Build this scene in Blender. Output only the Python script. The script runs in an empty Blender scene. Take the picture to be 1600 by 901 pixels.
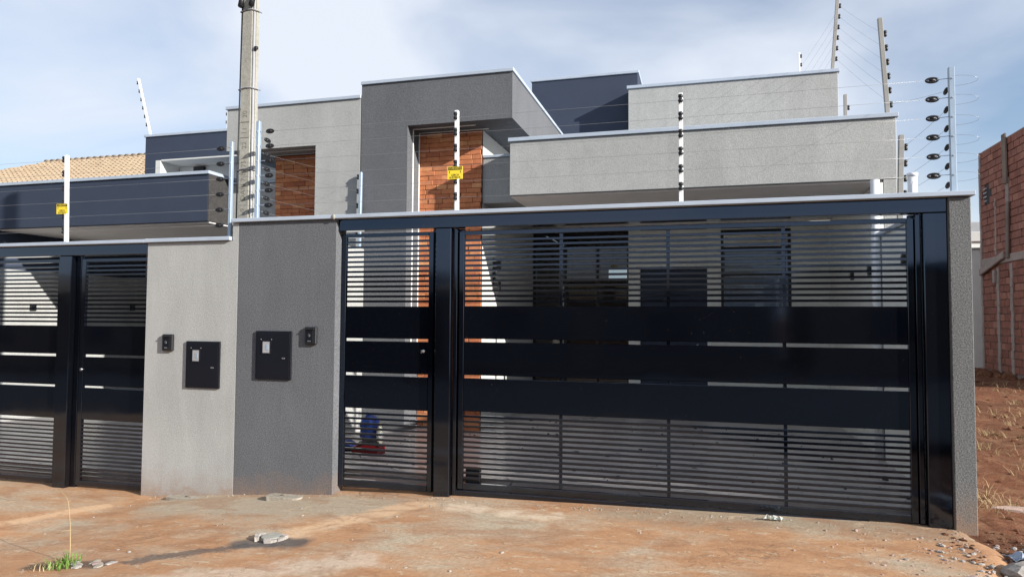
import bpy, bmesh, math, random
from mathutils import Vector, Matrix, noise
random.seed(7)
scene = bpy.context.scene
C = scene.collection

# ------------------------------------------------------------------ camera
cam_d = bpy.data.cameras.new('camera'); cam = bpy.data.objects.new('camera', cam_d); C.objects.link(cam)
cam_d.sensor_width = 36.0; cam_d.lens = 24.235; cam_d.clip_start = 0.05; cam_d.clip_end = 6000
_r = Vector((0.96387136, 0.26630218, 0.00592905)); _u = Vector((0.00594386, -0.04375623, 0.99902456)); _f = Vector((-0.26630185, 0.96289591, 0.04375824))
_m = Matrix((( _r.x, _u.x, -_f.x, 0.0), (_r.y, _u.y, -_f.y, -6.05101), (_r.z, _u.z, -_f.z, 1.65), (0, 0, 0, 1)))
cam.matrix_world = _m
scene.camera = cam

# ------------------------------------------------------------------ sky, sun, exposure
SUN_TO = Vector((2.75, -1.0, 1.16)).normalized()          # towards the sun
elev = math.asin(SUN_TO.z); azim = math.atan2(SUN_TO.x, SUN_TO.y)
world = bpy.data.worlds.new('World'); scene.world = world; world.use_nodes = True
wn = world.node_tree; wn.nodes.clear()
def W(t, **k):
    n = wn.nodes.new(t)
    for a, b in k.items(): setattr(n, a, b)
    return n
out = W('ShaderNodeOutputWorld'); bg = W('ShaderNodeBackground'); bg.inputs['Strength'].default_value = 0.088
sky = W('ShaderNodeTexSky', sky_type='NISHITA'); sky.sun_disc = False
sky.sun_elevation = elev; sky.sun_rotation = azim; sky.air_density = 1.1; sky.dust_density = 0.6; sky.ozone_density = 4.0
tc = W('ShaderNodeTexCoord'); mp = W('ShaderNodeMapping'); mp.inputs['Scale'].default_value = (1.0, 1.0, 1.9); mp.inputs['Location'].default_value = (0.35, 0.1, 0.2)
wn.links.new(tc.outputs['Generated'], mp.inputs['Vector'])
nz = W('ShaderNodeTexNoise'); nz.inputs['Scale'].default_value = 1.6; nz.inputs['Detail'].default_value = 6; nz.inputs['Roughness'].default_value = 0.47; nz.inputs['Distortion'].default_value = 0.5
wn.links.new(mp.outputs[0], nz.inputs['Vector'])
cr = W('ShaderNodeValToRGB'); cr.color_ramp.elements[0].position = 0.38; cr.color_ramp.elements[0].color = (0.18, 0.18, 0.18, 1); cr.color_ramp.elements[1].position = 0.60; cr.color_ramp.elements[1].color = (0.95, 0.95, 0.95, 1)
wn.links.new(nz.outputs['Fac'], cr.inputs['Fac'])
mx = W('ShaderNodeMixRGB'); mx.inputs['Color2'].default_value = (5.6, 5.95, 6.6, 1)
wn.links.new(cr.outputs[0], mx.inputs['Fac']); wn.links.new(sky.outputs[0], mx.inputs['Color1'])
wn.links.new(mx.outputs[0], bg.inputs['Color']); wn.links.new(bg.outputs[0], out.inputs['Surface'])
sd = bpy.data.lights.new('sun', 'SUN'); so = bpy.data.objects.new('sun', sd); C.objects.link(so)
sd.energy = 5.0; sd.angle = math.radians(0.53); sd.color = (1.0, 0.96, 0.90)
so.rotation_euler = SUN_TO.to_track_quat('Z', 'Y').to_euler(); so.location = (20, -10, 20)
vs = scene.view_settings; vs.view_transform = 'Standard'; vs.look = 'None'; vs.gamma = 1.0; vs.use_curve_mapping = False; vs.exposure = 0.8

# ------------------------------------------------------------------ materials
class NT:
    def __init__(s, name):
        s.m = bpy.data.materials.new(name); s.m.use_nodes = True; s.t = s.m.node_tree
        s.b = s.t.nodes['Principled BSDF']; s.pos = None
    def n(s, t, **k):
        n = s.t.nodes.new(t)
        for a, b in k.items():
            if a.startswith('_'): n.inputs[a[1:].replace('_', ' ')].default_value = b
            else: setattr(n, a, b)
        return n
    def l(s, a, b): s.t.links.new(a, b)
    def P(s):
        if not s.pos: s.pos = s.n('ShaderNodeNewGeometry').outputs['Position']
        return s.pos
    def noise(s, scale, detail=4, rough=0.55, dist=0.0, stretch=None):
        n = s.n('ShaderNodeTexNoise'); n.inputs['Scale'].default_value = scale; n.inputs['Detail'].default_value = detail; n.inputs['Roughness'].default_value = rough; n.inputs['Distortion'].default_value = dist
        v = s.P()
        if stretch:
            q = s.n('ShaderNodeMapping'); q.inputs['Scale'].default_value = stretch[:3]
            if len(stretch) > 3: q.inputs['Rotation'].default_value = (0, 0, stretch[3])
            s.l(v, q.inputs['Vector']); v = q.outputs[0]
        s.l(v, n.inputs['Vector']); return n.outputs['Fac']
    def ramp(s, fac, stops, interp='LINEAR'):
        r = s.n('ShaderNodeValToRGB'); e = r.color_ramp.elements; r.color_ramp.interpolation = interp
        while len(e) < len(stops): e.new(0.5)
        for i, (p, c) in enumerate(stops):
            e[i].position = p; e[i].color = (c, c, c, 1) if not hasattr(c, '__len__') else (*c[:3], 1)
        s.l(fac, r.inputs['Fac']); return r.outputs[0]
    def mix(s, fac, a, b, mode='MIX'):
        m = s.n('ShaderNodeMixRGB', blend_type=mode)
        for sock, v in ((m.inputs[0], fac), (m.inputs[1], a), (m.inputs[2], b)):
            if isinstance(v, (int, float)): sock.default_value = v if sock.type == 'VALUE' else (v, v, v, 1)
            elif hasattr(v, '__len__'): sock.default_value = (*v[:3], 1)
            else: s.l(v, sock)
        return m.outputs[0]
    def math(s, op, a, b=0.0, clamp=False):
        m = s.n('ShaderNodeMath', operation=op); m.use_clamp = clamp
        for sock, v in ((m.inputs[0], a), (m.inputs[1], b)):
            if isinstance(v, (int, float)): sock.default_value = v
            else: s.l(v, sock)
        return m.outputs[0]
    def bump(s, h, strength, dist):
        b = s.n('ShaderNodeBump'); b.inputs['Strength'].default_value = strength; b.inputs['Distance'].default_value = dist
        s.l(h, b.inputs['Height']); s.l(b.outputs[0], s.b.inputs['Normal'])
    def set(s, color=None, rough=None, metal=None, spec=None):
        if color is not None:
            if hasattr(color, '__len__'): s.b.inputs['Base Color'].default_value = (*color[:3], 1)
            else: s.l(color, s.b.inputs['Base Color'])
        if rough is not None:
            if isinstance(rough, (int, float)): s.b.inputs['Roughness'].default_value = rough
            else: s.l(rough, s.b.inputs['Roughness'])
        if metal is not None: s.b.inputs['Metallic'].default_value = metal
        if spec is not None: s.b.inputs['Specular IOR Level'].default_value = spec
        return s.m
def plaster(name, c, speck=0.35, bump=0.5, rough=0.9):
    t = NT(name)
    fine = t.noise(95, 3, 0.65); mid = t.noise(30, 3, 0.6); big = t.noise(0.9, 5, 0.6); drip = t.noise(1.0, 5, 0.65, 0.8, (3.1, 3.1, 0.7))
    f = t.ramp(fine, [(0.33, 1 - speck), (0.67, 1 + speck)])
    g = t.ramp(big, [(0.3, 0.90), (0.7, 1.06)])
    d = t.ramp(drip, [(0.35, 0.925), (0.65, 1.04)])
    col = t.mix(1.0, t.mix(1.0, t.mix(1.0, c, f, 'MULTIPLY'), g, 'MULTIPLY'), d, 'MULTIPLY')
    sep = t.n('ShaderNodeSeparateXYZ'); t.l(t.P(), sep.inputs[0])
    hgt = t.math('SUBTRACT', sep.outputs['Z'], t.math('MULTIPLY', sep.outputs['X'], 0.042))
    spl = t.ramp(t.math('ADD', hgt, t.math('MULTIPLY', t.math('SUBTRACT', t.noise(6, 6, 0.7), 0.5), 0.55)), [(0.02, 0.62), (0.10, 0.30), (0.30, 0.0)])
    col = t.mix(spl, col, (0.27, 0.165, 0.10))
    h = t.math('ADD', fine, t.math('MULTIPLY', mid, 0.8)); t.bump(h, bump, 0.0042)
    return t.set(col, rough, 0, 0.25)
def paint(name, c, rough=0.6, var=0.08, bump=0.05, spec=0.4, metal=0):
    t = NT(name); n = t.noise(3.0, 5, 0.6); f = t.ramp(n, [(0.3, 1 - var), (0.7, 1 + var)])
    t.bump(t.noise(60, 2), bump, 0.003)
    return t.set(t.mix(1.0, c, f, 'MULTIPLY'), rough, metal, spec)
M = {}
M['light'] = plaster('light_grey_textured_plaster', (0.355, 0.357, 0.345), 0.20)
M['dark'] = plaster('dark_grey_textured_plaster', (0.114, 0.118, 0.127), 0.40)
M['navy'] = paint('dark_navy_grey_paint', (0.033, 0.044, 0.070), 0.75, 0.06, 0.15, 0.3)
M['speckle'] = plaster('speckled_cement_render', (0.135, 0.136, 0.135), 0.55, 0.7)
M['cream'] = paint('cream_white_paint', (0.52, 0.515, 0.485), 0.8, 0.05, 0.1, 0.3)
M['inner'] = paint('pale_grey_garage_paint', (0.70, 0.71, 0.67), 0.8, 0.06, 0.1, 0.3)
M['soffit'] = paint('taupe_soffit_paint', (0.84, 0.79, 0.75), 0.85, 0.04, 0.05, 0.3)
M['coping'] = paint('pale_metal_flashing', (0.37, 0.42, 0.49), 0.45, 0.08, 0.05, 0.5)
def gloss_black():
    t = NT('gloss_black_gate_paint'); n = t.noise(2.2, 4, 0.6); dust = t.noise(9, 6, 0.7)
    sep = t.n('ShaderNodeSeparateXYZ'); t.l(t.P(), sep.inputs[0])
    spots = t.ramp(t.noise(60, 2, 0.5), [(0.70, 0.0), (0.76, 1.0)])
    low = t.ramp(sep.outputs['Z'], [(0.0, 1.0), (0.45, 0.0)])          # splashed soil dust near the ground
    dirt = t.math('MULTIPLY', t.math('MULTIPLY', low, dust), 0.18)
    col = t.mix(dirt, (0.0022, 0.0024, 0.0034), (0.07, 0.042, 0.03))
    col = t.mix(t.math('MULTIPLY', spots, 0.12), col, (0.25, 0.2, 0.17))
    t.bump(t.math('ADD', t.noise(1.3, 2, 0.5), t.math('MULTIPLY', t.noise(5.0, 2, 0.5), 0.12)), 0.30, 0.014)
    t.b.inputs['Specular Tint'].default_value = (0.46, 0.66, 1.0, 1)
    t.b.inputs['Coat Weight'].default_value = 0.35; t.b.inputs['Coat Roughness'].default_value = 0.05; t.b.inputs['Coat Tint'].default_value = (0.85, 0.9, 1.0, 1)
    return t.set(col, t.math('ADD', t.ramp(n, [(0.3, 0.05), (0.7, 0.11)]), t.math('MULTIPLY', dirt, 0.7)), 0, 0.85)
M['black'] = gloss_black()
M['plastic'] = paint('black_plastic', (0.012, 0.012, 0.014), 0.45, 0.1, 0.05, 0.4)
M['box'] = paint('black_meter_box_paint', (0.006, 0.007, 0.011), 0.3, 0.1, 0.05, 0.4)
M['white_metal'] = paint('white_painted_metal', (0.78, 0.79, 0.78), 0.45, 0.05, 0.05, 0.5)
M['galv'] = paint('galvanised_steel', (0.36, 0.44, 0.53), 0.38, 0.12, 0.05, 0.5, 0.4)
M['grey_metal'] = paint('grey_weathered_post_paint', (0.30, 0.29, 0.27), 0.6, 0.12, 0.1, 0.4)
M['wire'] = paint('steel_wire', (0.30, 0.30, 0.30), 0.4, 0.05, 0.0, 0.5, 0.6)
M['chrome'] = paint('lock_metal', (0.6, 0.6, 0.6), 0.25, 0.03, 0.0, 0.5, 0.9)
M['pvc'] = paint('white_plastic_pipe', (0.72, 0.73, 0.74), 0.4, 0.05, 0.03, 0.5)
M['led'] = paint('white_aluminium_profile', (0.75, 0.74, 0.70), 0.5, 0.03, 0.0, 0.5)
M['yellow'] = paint('yellow_sign_plastic', (0.80, 0.60, 0.03), 0.45, 0.05, 0.02, 0.5)
M['ink'] = paint('black_sign_print', (0.015, 0.013, 0.008), 0.6, 0.05, 0.0, 0.3)
def concrete(name, c, v=0.16):
    t = NT(name); a = t.noise(26, 6, 0.65); b = t.noise(1.7, 5, 0.6); d = t.ramp(t.noise(70, 2), [(0.62, 1.0), (0.74, 0.72)])
    col = t.mix(1.0, t.mix(1.0, t.mix(1.0, c, t.ramp(a, [(0.3, 1 - v), (0.7, 1 + v)]), 'MULTIPLY'), t.ramp(b, [(0.3, 0.85), (0.7, 1.1)]), 'MULTIPLY'), d, 'MULTIPLY')
    t.bump(t.math('ADD', a, t.noise(90, 2)), 0.5, 0.004)
    return t.set(col, 0.92, 0, 0.2)
M['pole'] = concrete('pale_pole_concrete', (0.32, 0.31, 0.27))
M['concrete'] = concrete('grey_concrete', (0.30, 0.265, 0.215), 0.3)
M['rubble'] = concrete('rubble_concrete', (0.33, 0.30, 0.27), 0.35)
M['dark_mortar'] = concrete('dark_bare_mortar', (0.045, 0.043, 0.042), 0.35)
M['letter'] = paint('dark_pole_letter', (0.16, 0.15, 0.125), 0.9, 0.1, 0.0, 0.2)
M['conduit'] = paint('grey_conduit', (0.30, 0.30, 0.31), 0.5, 0.08, 0.02, 0.4)
M['wood'] = paint('weathered_board', (0.20, 0.155, 0.125), 0.9, 0.25, 0.3, 0.2)
def brickmat(name, stops, var=0.2):
    t = NT(name); oi = t.n('ShaderNodeObjectInfo')
    c = t.ramp(oi.outputs['Random'], stops)
    a = t.noise(26, 4, 0.6); st = t.noise(7, 3, 0.5, 0.4)
    col = t.mix(1.0, t.mix(1.0, c, t.ramp(a, [(0.28, 1 - var), (0.72, 1 + var)]), 'MULTIPLY'), t.ramp(st, [(0.3, 0.86), (0.7, 1.1)]), 'MULTIPLY')
    t.bump(t.math('ADD', a, t.noise(130, 2)), 0.45, 0.004)
    return t.set(col, 0.88, 0, 0.25)
M['brick'] = brickmat('orange_face_brick', [(0.0, (0.38, 0.125, 0.06)), (0.2, (0.48, 0.17, 0.075)), (0.45, (0.54, 0.21, 0.095)), (0.65, (0.44, 0.15, 0.07)), (0.85, (0.64, 0.30, 0.14)), (1.0, (0.32, 0.10, 0.052))], 0.14)
M['brick_back'] = paint('brick_joint_mortar', (0.10, 0.045, 0.03), 0.95, 0.2, 0.2, 0.1)
M['block'] = brickmat('red_hollow_block', [(0.0, (0.22, 0.090, 0.062)), (0.4, (0.30, 0.122, 0.084)), (0.75, (0.25, 0.108, 0.078)), (1.0, (0.36, 0.165, 0.115))], 0.22)
M['mortar'] = concrete('rough_mortar', (0.34, 0.275, 0.24), 0.2)
M['tile'] = brickmat('sand_roof_tile', [(0.0, (0.27, 0.20, 0.13)), (0.5, (0.34, 0.26, 0.175)), (1.0, (0.30, 0.225, 0.155))], 0.12)
M['floor'] = None
def floor_mat():
    t = NT('grey_courtyard_floor'); a = t.noise(2.0, 6, 0.65); b = t.noise(18, 5, 0.7); s = t.ramp(t.noise(7, 3, 0.5, 0.6), [(0.66, 0.0), (0.70, 1.0)])
    col = t.mix(1.0, (0.47, 0.44, 0.43), t.ramp(a, [(0.3, 0.8), (0.7, 1.15)]), 'MULTIPLY')
    col = t.mix(t.ramp(b, [(0.55, 0), (0.75, 0.35)]), col, (0.32, 0.22, 0.16)); col = t.mix(t.math('MULTIPLY', s, 0.75), col, (0.04, 0.033, 0.03))
    return t.set(col, t.ramp(a, [(0.3, 0.25), (0.7, 0.5)]), 0, 0.5)
M['floor'] = floor_mat()
def glass_dark():
    t = NT('dark_window_glass'); t.b.inputs['Transmission Weight'].default_value = 1.0; t.b.inputs['IOR'].default_value = 1.45; return t.set((0.35, 0.40, 0.42), 0.01, 0, 0.5)
M['glass'] = glass_dark()
def plain(name, c, rough=0.6, spec=0.4): return paint(name, c, rough, 0.12, 0.1, spec)
M['blue'] = plain('blue_plastic_sack', (0.02, 0.055, 0.26), 0.4); M['red'] = plain('red_plastic', (0.30, 0.015, 0.022), 0.4)
M['label'] = plain('pale_bottle', (0.75, 0.74, 0.60), 0.4); M['gold'] = plain('yellow_cap', (0.65, 0.45, 0.05), 0.4)
M['wrapper'] = plain('silver_white_wrapper', (0.68, 0.70, 0.66), 0.3, 0.6); M['bluewrap'] = plain('pale_blue_plastic', (0.55, 0.62, 0.72), 0.35)
M['green'] = plain('fresh_green_leaf', (0.11, 0.20, 0.035), 0.6); M['straw'] = plain('dry_straw', (0.36, 0.27, 0.145), 0.8, 0.2)
M['scrap_and_shade'] = plain('dark_scrap_and_shade', (0.06, 0.055, 0.055), 0.9, 0.2)  # dark sacks and scraps, also painted shade in the block building's window
M['timber'] = plain('grey_pink_stone', (0.36, 0.26, 0.225), 0.9, 0.2)
def dist_seg(t, x0, y0, x1, y1, width, wob, scale=1.6):
    """1 near a ground segment, 0 away from it, with a ragged edge"""
    sep = t.n('ShaderNodeSeparateXYZ'); t.l(t.P(), sep.inputs[0]); X, Y = sep.outputs['X'], sep.outputs['Y']
    dx, dy = x1 - x0, y1 - y0; L2 = dx * dx + dy * dy
    u = t.math('DIVIDE', t.math('ADD', t.math('MULTIPLY', t.math('SUBTRACT', X, x0), dx), t.math('MULTIPLY', t.math('SUBTRACT', Y, y0), dy)), L2, True)
    ex = t.math('SUBTRACT', t.math('SUBTRACT', X, x0), t.math('MULTIPLY', u, dx)); ey = t.math('SUBTRACT', t.math('SUBTRACT', Y, y0), t.math('MULTIPLY', u, dy))
    d = t.math('SQRT', t.math('ADD', t.math('MULTIPLY', ex, ex), t.math('MULTIPLY', ey, ey)))
    n = t.math('MULTIPLY', t.math('SUBTRACT', t.noise(scale * 3, 6, 0.65), 0.5), wob)
    v = t.math('DIVIDE', t.math('SUBTRACT', width, t.math('ADD', d, n)), width * 0.55, True)
    return v
def pavement_mat():
    t = NT('soil_stained_concrete')
    a = t.noise(0.8, 6, 0.6, 0.6, (1, 1, 1)); st = t.noise(1.1, 7, 0.65, 0.5, (0.7, 2.6, 1, 0.35)); f = t.noise(30, 5, 0.7); s2 = t.noise(3.2, 7, 0.68, 0.4, (0.8, 1.8, 1, 0.2)); fl = t.noise(9, 5, 0.62, 0.5, (0.8, 1.6, 1))
    conc = t.mix(t.ramp(f, [(0.3, 0), (0.7, 1)]), (0.36, 0.285, 0.20), (0.46, 0.375, 0.275))
    orange = t.mix(t.ramp(s2, [(0.3, 0), (0.7, 1)]), (0.36, 0.185, 0.092), (0.47, 0.272, 0.148))
    k = t.ramp(t.math('ADD', t.math('MULTIPLY', a, 0.6), t.math('MULTIPLY', st, 0.4)), [(0.39, 0.0), (0.52, 1.0)])
    col = t.mix(k, conc, orange)
    wall = dist_seg(t, -4.9, -0.35, -2.9, -0.40, 0.55, 0.5); col = t.mix(t.math('MULTIPLY', wall, 0.85), col, (0.37, 0.315, 0.235))
    edge = dist_seg(t, -0.6, 0.0, 1.9, 0.05, 0.45, 0.5); col = t.mix(t.math('MULTIPLY', edge, 0.75), col, (0.30, 0.235, 0.165))
    b1 = dist_seg(t, -3.25, -1.45, -2.45, -0.22, 0.20, 0.36); col = t.mix(t.math('MULTIPLY', b1, 0.9), col, (0.60, 0.40, 0.245))
    b2 = dist_seg(t, -6.4, -1.7, -5.75, -0.45, 0.13, 0.26); col = t.mix(t.math('MULTIPLY', b2, 0.8), col, (0.60, 0.39, 0.235))
    b3 = dist_seg(t, -3.9, -2.6, -2.3, -1.7, 0.22, 0.6); col = t.mix(t.math('MULTIPLY', b3, 0.8), col, (0.52, 0.40, 0.30))
    p1 = dist_seg(t, -1.6, -0.35, -1.25, -0.35, 0.16, 0.30, 3); col = t.mix(t.math('MULTIPLY', p1, 0.85), col, (0.60, 0.48, 0.35))
    p2 = dist_seg(t, -2.1, -0.28, -1.9, -0.28, 0.14, 0.30, 3); col = t.mix(t.math('MULTIPLY', p2, 0.8), col, (0.60, 0.48, 0.35))
    flake = t.ramp(fl, [(0.60, 0.0), (0.62, 1.0)]); col = t.mix(t.math('MULTIPLY', flake, 0.7), col, (0.50, 0.38, 0.26))
    blot = t.ramp(t.noise(2.1, 6, 0.62, 0.9, (0.8, 1.7, 1, -0.25)), [(0.50, 0.0), (0.62, 1.0)]); col = t.mix(t.math('MULTIPLY', blot, 0.5), col, (0.29, 0.145, 0.075))
    hole = dist_seg(t, -4.62, -2.10, -4.15, -2.02, 0.11, 0.16); col = t.mix(t.math('MULTIPLY', hole, 0.85), col, (0.10, 0.07, 0.05))
    wet = dist_seg(t, -3.95, -1.95, -3.1, -1.40, 0.10, 0.40, 2.5); col = t.mix(t.math('MULTIPLY', wet, 0.7), col, (0.085, 0.078, 0.075))
    wet2 = dist_seg(t, -3.35, -1.48, -2.95, -1.42, 0.15, 0.22); col = t.mix(t.math('MULTIPLY', wet2, 0.85), col, (0.075, 0.07, 0.07))
    crack = t.ramp(t.noise(1.3, 5, 0.6, 1.2, (1, 1.4, 1)), [(0.490, 0.0), (0.4975, 1.0), (0.5025, 1.0), (0.510, 0.0)])
    col = t.mix(t.math('MULTIPLY', t.math('MULTIPLY', crack, t.ramp(a, [(0.5, 0.0), (0.6, 1.0)])), 0.5), col, (0.12, 0.08, 0.055))
    col = t.mix(1.0, col, t.ramp(f, [(0.3, 0.87), (0.7, 1.1)]), 'MULTIPLY')
    t.bump(t.math('ADD', t.math('MULTIPLY', f, 0.6), t.math('ADD', s2, t.math('MULTIPLY', flake, 0.5))), 0.55, 0.012)
    return t.set(col, 0.9, 0, 0.25)
M['pavement'] = pavement_mat()
def soil_mat():
    t = NT('red_soil'); a = t.noise(1.2, 6, 0.65); f = t.noise(14, 6, 0.72); g = t.noise(2.6, 5, 0.65, 0.5)
    col = t.mix(t.ramp(f, [(0.3, 0), (0.7, 1)]), (0.12, 0.046, 0.025), (0.22, 0.095, 0.050))
    col = t.mix(t.ramp(g, [(0.50, 0.0), (0.64, 0.7)]), col, (0.26, 0.145, 0.08))
    col = t.mix(1.0, col, t.ramp(a, [(0.3, 0.75), (0.7, 1.15)]), 'MULTIPLY')
    t.bump(t.math('ADD', f, t.noise(45, 4, 0.7)), 0.9, 0.03)
    return t.set(col, 0.95, 0, 0.15)
M['soil'] = soil_mat()
M['asphalt'] = concrete('dark_asphalt', (0.05, 0.05, 0.052), 0.25)

# ------------------------------------------------------------------ helpers
def wloc(o):
    v = Vector((0, 0, 0))
    while o is not None: v += o.location; o = o.parent
    return v
def link(o, parent=None):
    C.objects.link(o)
    if parent is not None: o.parent = parent
    return o
def thing(name, label, cat, loc=(0, 0, 0), group=None):
    o = bpy.data.objects.new(name, None); o.empty_display_size = 0.1; o.location = loc; C.objects.link(o)
    return tag(o, label, cat, group)
def tag(o, label, cat, group=None):
    o['label'] = label; o['category'] = cat
    if group: o['group'] = group
    return o
def struct(o): o['kind'] = 'structure'; return o
def stuff(o): o['kind'] = 'stuff'; return o
def mesh_from(bm, name, mat, smooth=False):
    me = bpy.data.meshes.new(name); bm.to_mesh(me); bm.free(); me.materials.append(mat)
    if smooth:
        for p in me.polygons: p.use_smooth = True
    return me
def obj(name, bm, mat, parent=None, smooth=False):
    """bm in world coordinates; origin at the base centre of the shape"""
    vs_ = [v.co for v in bm.verts]
    c = Vector(((min(v.x for v in vs_) + max(v.x for v in vs_)) / 2, (min(v.y for v in vs_) + max(v.y for v in vs_)) / 2, min(v.z for v in vs_)))
    bmesh.ops.translate(bm, verts=bm.verts, vec=-c)
    me = mesh_from(bm, name, mat, smooth); o = bpy.data.objects.new(name, me)
    link(o, parent); o.location = c - (wloc(parent) if parent else Vector((0, 0, 0)))
    return o
def add_box(bm, x0, x1, y0, y1, z0, z1, bev=0.0):
    b = bmesh.new(); bmesh.ops.create_cube(b, size=1.0)
    for v in b.verts: v.co = Vector(((x0 + x1) / 2 + v.co.x * (x1 - x0), (y0 + y1) / 2 + v.co.y * (y1 - y0), (z0 + z1) / 2 + v.co.z * (z1 - z0)))
    if bev > 0: bmesh.ops.bevel(b, geom=list(b.edges), offset=bev, segments=1, affect='EDGES', clamp_overlap=True)
    me = bpy.data.meshes.new('tmp'); b.to_mesh(me); b.free(); bm.from_mesh(me); bpy.data.meshes.remove(me)
def box(name, x0, x1, y0, y1, z0, z1, mat, parent=None, bev=0.006):
    bm = bmesh.new(); add_box(bm, min(x0, x1), max(x0, x1), min(y0, y1), max(y0, y1), min(z0, z1), max(z0, z1), bev)
    return obj(name, bm, mat, parent)
def add_tube(bm, pts, r, seg=8, caps=True):
    pts = [Vector(p) for p in pts]; rs = r if hasattr(r, '__len__') else [r] * len(pts); rings = []
    for i, p in enumerate(pts):
        d = (pts[min(i + 1, len(pts) - 1)] - pts[max(i - 1, 0)]).normalized()
        a = d.orthogonal() if abs(d.z) > 0.95 else d.cross(Vector((0, 0, 1)))
        a.normalize(); b = d.cross(a)
        rings.append([bm.verts.new(p + (a * math.cos(2 * math.pi * k / seg) + b * math.sin(2 * math.pi * k / seg)) * rs[i]) for k in range(seg)])
    for i in range(len(rings) - 1):
        for k in range(seg): bm.faces.new((rings[i][k], rings[i][(k + 1) % seg], rings[i + 1][(k + 1) % seg], rings[i + 1][k]))
    if caps: bm.faces.new(rings[0][::-1]); bm.faces.new(rings[-1])
    bmesh.ops.recalc_face_normals(bm, faces=bm.faces)
def tube(name, pts, r, mat, parent=None, seg=8):
    bm = bmesh.new(); add_tube(bm, pts, r, seg); return obj(name, bm, mat, parent, True)
def wall_holes(name, x0, x1, z0, z1, y0, y1, holes, mat, parent):
    """a wall across X with real rectangular openings (hx0,hx1,hz0,hz1)"""
    xs = sorted({x0, x1, *[min(max(h[i], x0), x1) for h in holes for i in (0, 1)]}); zs = sorted({z0, z1, *[min(max(h[i], z0), z1) for h in holes for i in (2, 3)]})
    solid = lambda i, j: 0 <= i < len(xs) - 1 and 0 <= j < len(zs) - 1 and not any(h[0] - 1e-6 <= xs[i] and xs[i + 1] <= h[1] + 1e-6 and h[2] - 1e-6 <= zs[j] and zs[j + 1] <= h[3] + 1e-6 for h in holes)
    bm = bmesh.new(); V = {}
    def v(i, j, y):
        k = (i, j, y)
        if k not in V: V[k] = bm.verts.new((xs[i], y, zs[j]))
        return V[k]
    for i in range(len(xs) - 1):
        for j in range(len(zs) - 1):
            if not solid(i, j): continue
            bm.faces.new((v(i, j, y0), v(i + 1, j, y0), v(i + 1, j + 1, y0), v(i, j + 1, y0))); bm.faces.new((v(i, j, y1), v(i, j + 1, y1), v(i + 1, j + 1, y1), v(i + 1, j, y1)))
            if not solid(i - 1, j): bm.faces.new((v(i, j, y0), v(i, j + 1, y0), v(i, j + 1, y1), v(i, j, y1)))
            if not solid(i + 1, j): bm.faces.new((v(i + 1, j, y0), v(i + 1, j, y1), v(i + 1, j + 1, y1), v(i + 1, j + 1, y0)))
            if not solid(i, j - 1): bm.faces.new((v(i, j, y0), v(i, j, y1), v(i + 1, j, y1), v(i + 1, j, y0)))
            if not solid(i, j + 1): bm.faces.new((v(i, j + 1, y0), v(i + 1, j + 1, y0), v(i + 1, j + 1, y1), v(i, j + 1, y1)))
    bmesh.ops.recalc_face_normals(bm, faces=bm.faces)
    return obj(name, bm, mat, parent)
def text_mesh(name, s, size, mat, parent, mw, extrude=0.002):
    cu = bpy.data.curves.new('t', 'FONT'); cu.body = s; cu.size = size; cu.extrude = extrude; cu.align_x = 'CENTER'; cu.align_y = 'CENTER'; cu.resolution_u = 3
    to = bpy.data.objects.new('t', cu); C.objects.link(to); bpy.context.view_layer.update()
    me = bpy.data.meshes.new_from_object(to.evaluated_get(bpy.context.evaluated_depsgraph_get())); bpy.data.objects.remove(to); bpy.data.curves.remove(cu)
    bm = bmesh.new(); bm.from_mesh(me); bpy.data.meshes.remove(me); bmesh.ops.transform(bm, matrix=mw, verts=bm.verts)
    return obj(name, bm, mat, parent)
FACE = Matrix(((1, 0, 0, 0), (0, 0, -1, 0), (0, 1, 0, 0), (0, 0, 0, 1)))       # text plane turned to face -Y

# ------------------------------------------------------------------ ground
GX = [(-60, -0.9), (-12, -0.30), (-7.6, -0.245), (-5.6, -0.232), (-4.6, -0.142), (-3.46, -0.060), (-2.3, -0.004), (0, 0.030), (2.05, 0.060), (4, 0.075), (60, 0.3)]
def gx(x):
    for (a, za), (b, zb) in zip(GX, GX[1:]):
        if a <= x <= b: return za + (zb - za) * (x - a) / (b - a)
    return GX[0][1] if x < 0 else GX[-1][1]
def gz(x, y):
    return gx(x) + 0.010 * noise.noise(Vector((x * 0.9, y * 0.9, 3.1))) * (1 if y < -0.1 else 0.3)
def grid(name, xs, ys, zf, mat):
    me = bpy.data.meshes.new(name); nx, ny = len(xs), len(ys)
    verts = [(x, y, zf(x, y)) for y in ys for x in xs]
    faces = [(j * nx + i, j * nx + i + 1, (j + 1) * nx + i + 1, (j + 1) * nx + i) for j in range(ny - 1) for i in range(nx - 1)]
    me.from_pydata(verts, [], faces); me.materials.append(mat)
    for p in me.polygons: p.use_smooth = True
    o = bpy.data.objects.new(name, me); return link(o)
lin = lambda a, b, n: [a + (b - a) * i / (n - 1) for i in range(n)]
struct(grid('ground', [-2500, -300, -60, -20, 10, 40, 300, 2500], [-2500, -300, -40, 0, 40, 300, 2500], lambda x, y: -1.3, M['soil']))
def pav_edge(y): return 1.97 + 0.10 * noise.noise(Vector((y * 1.7, 0, 5))) + 0.07 * noise.noise(Vector((y * 6.5, 4, 5))) + 0.03 * noise.noise(Vector((y * 19, 4, 9))) + (0.05 if y < -0.3 else 0) - max(0, -y - 0.75) * 0.55
pxs = lin(0, 1, 150); pys = lin(-5.0, 0.30, 90)
me = bpy.data.meshes.new('pavement'); vv = []
for y in pys:
    e = pav_edge(y)
    for s in pxs:
        x = -14 + (e + 14) * s ** 0.9; z = gz(x, y)
        if s > 0.999: z -= 0.05
        vv.append((x, y, z))
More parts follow.
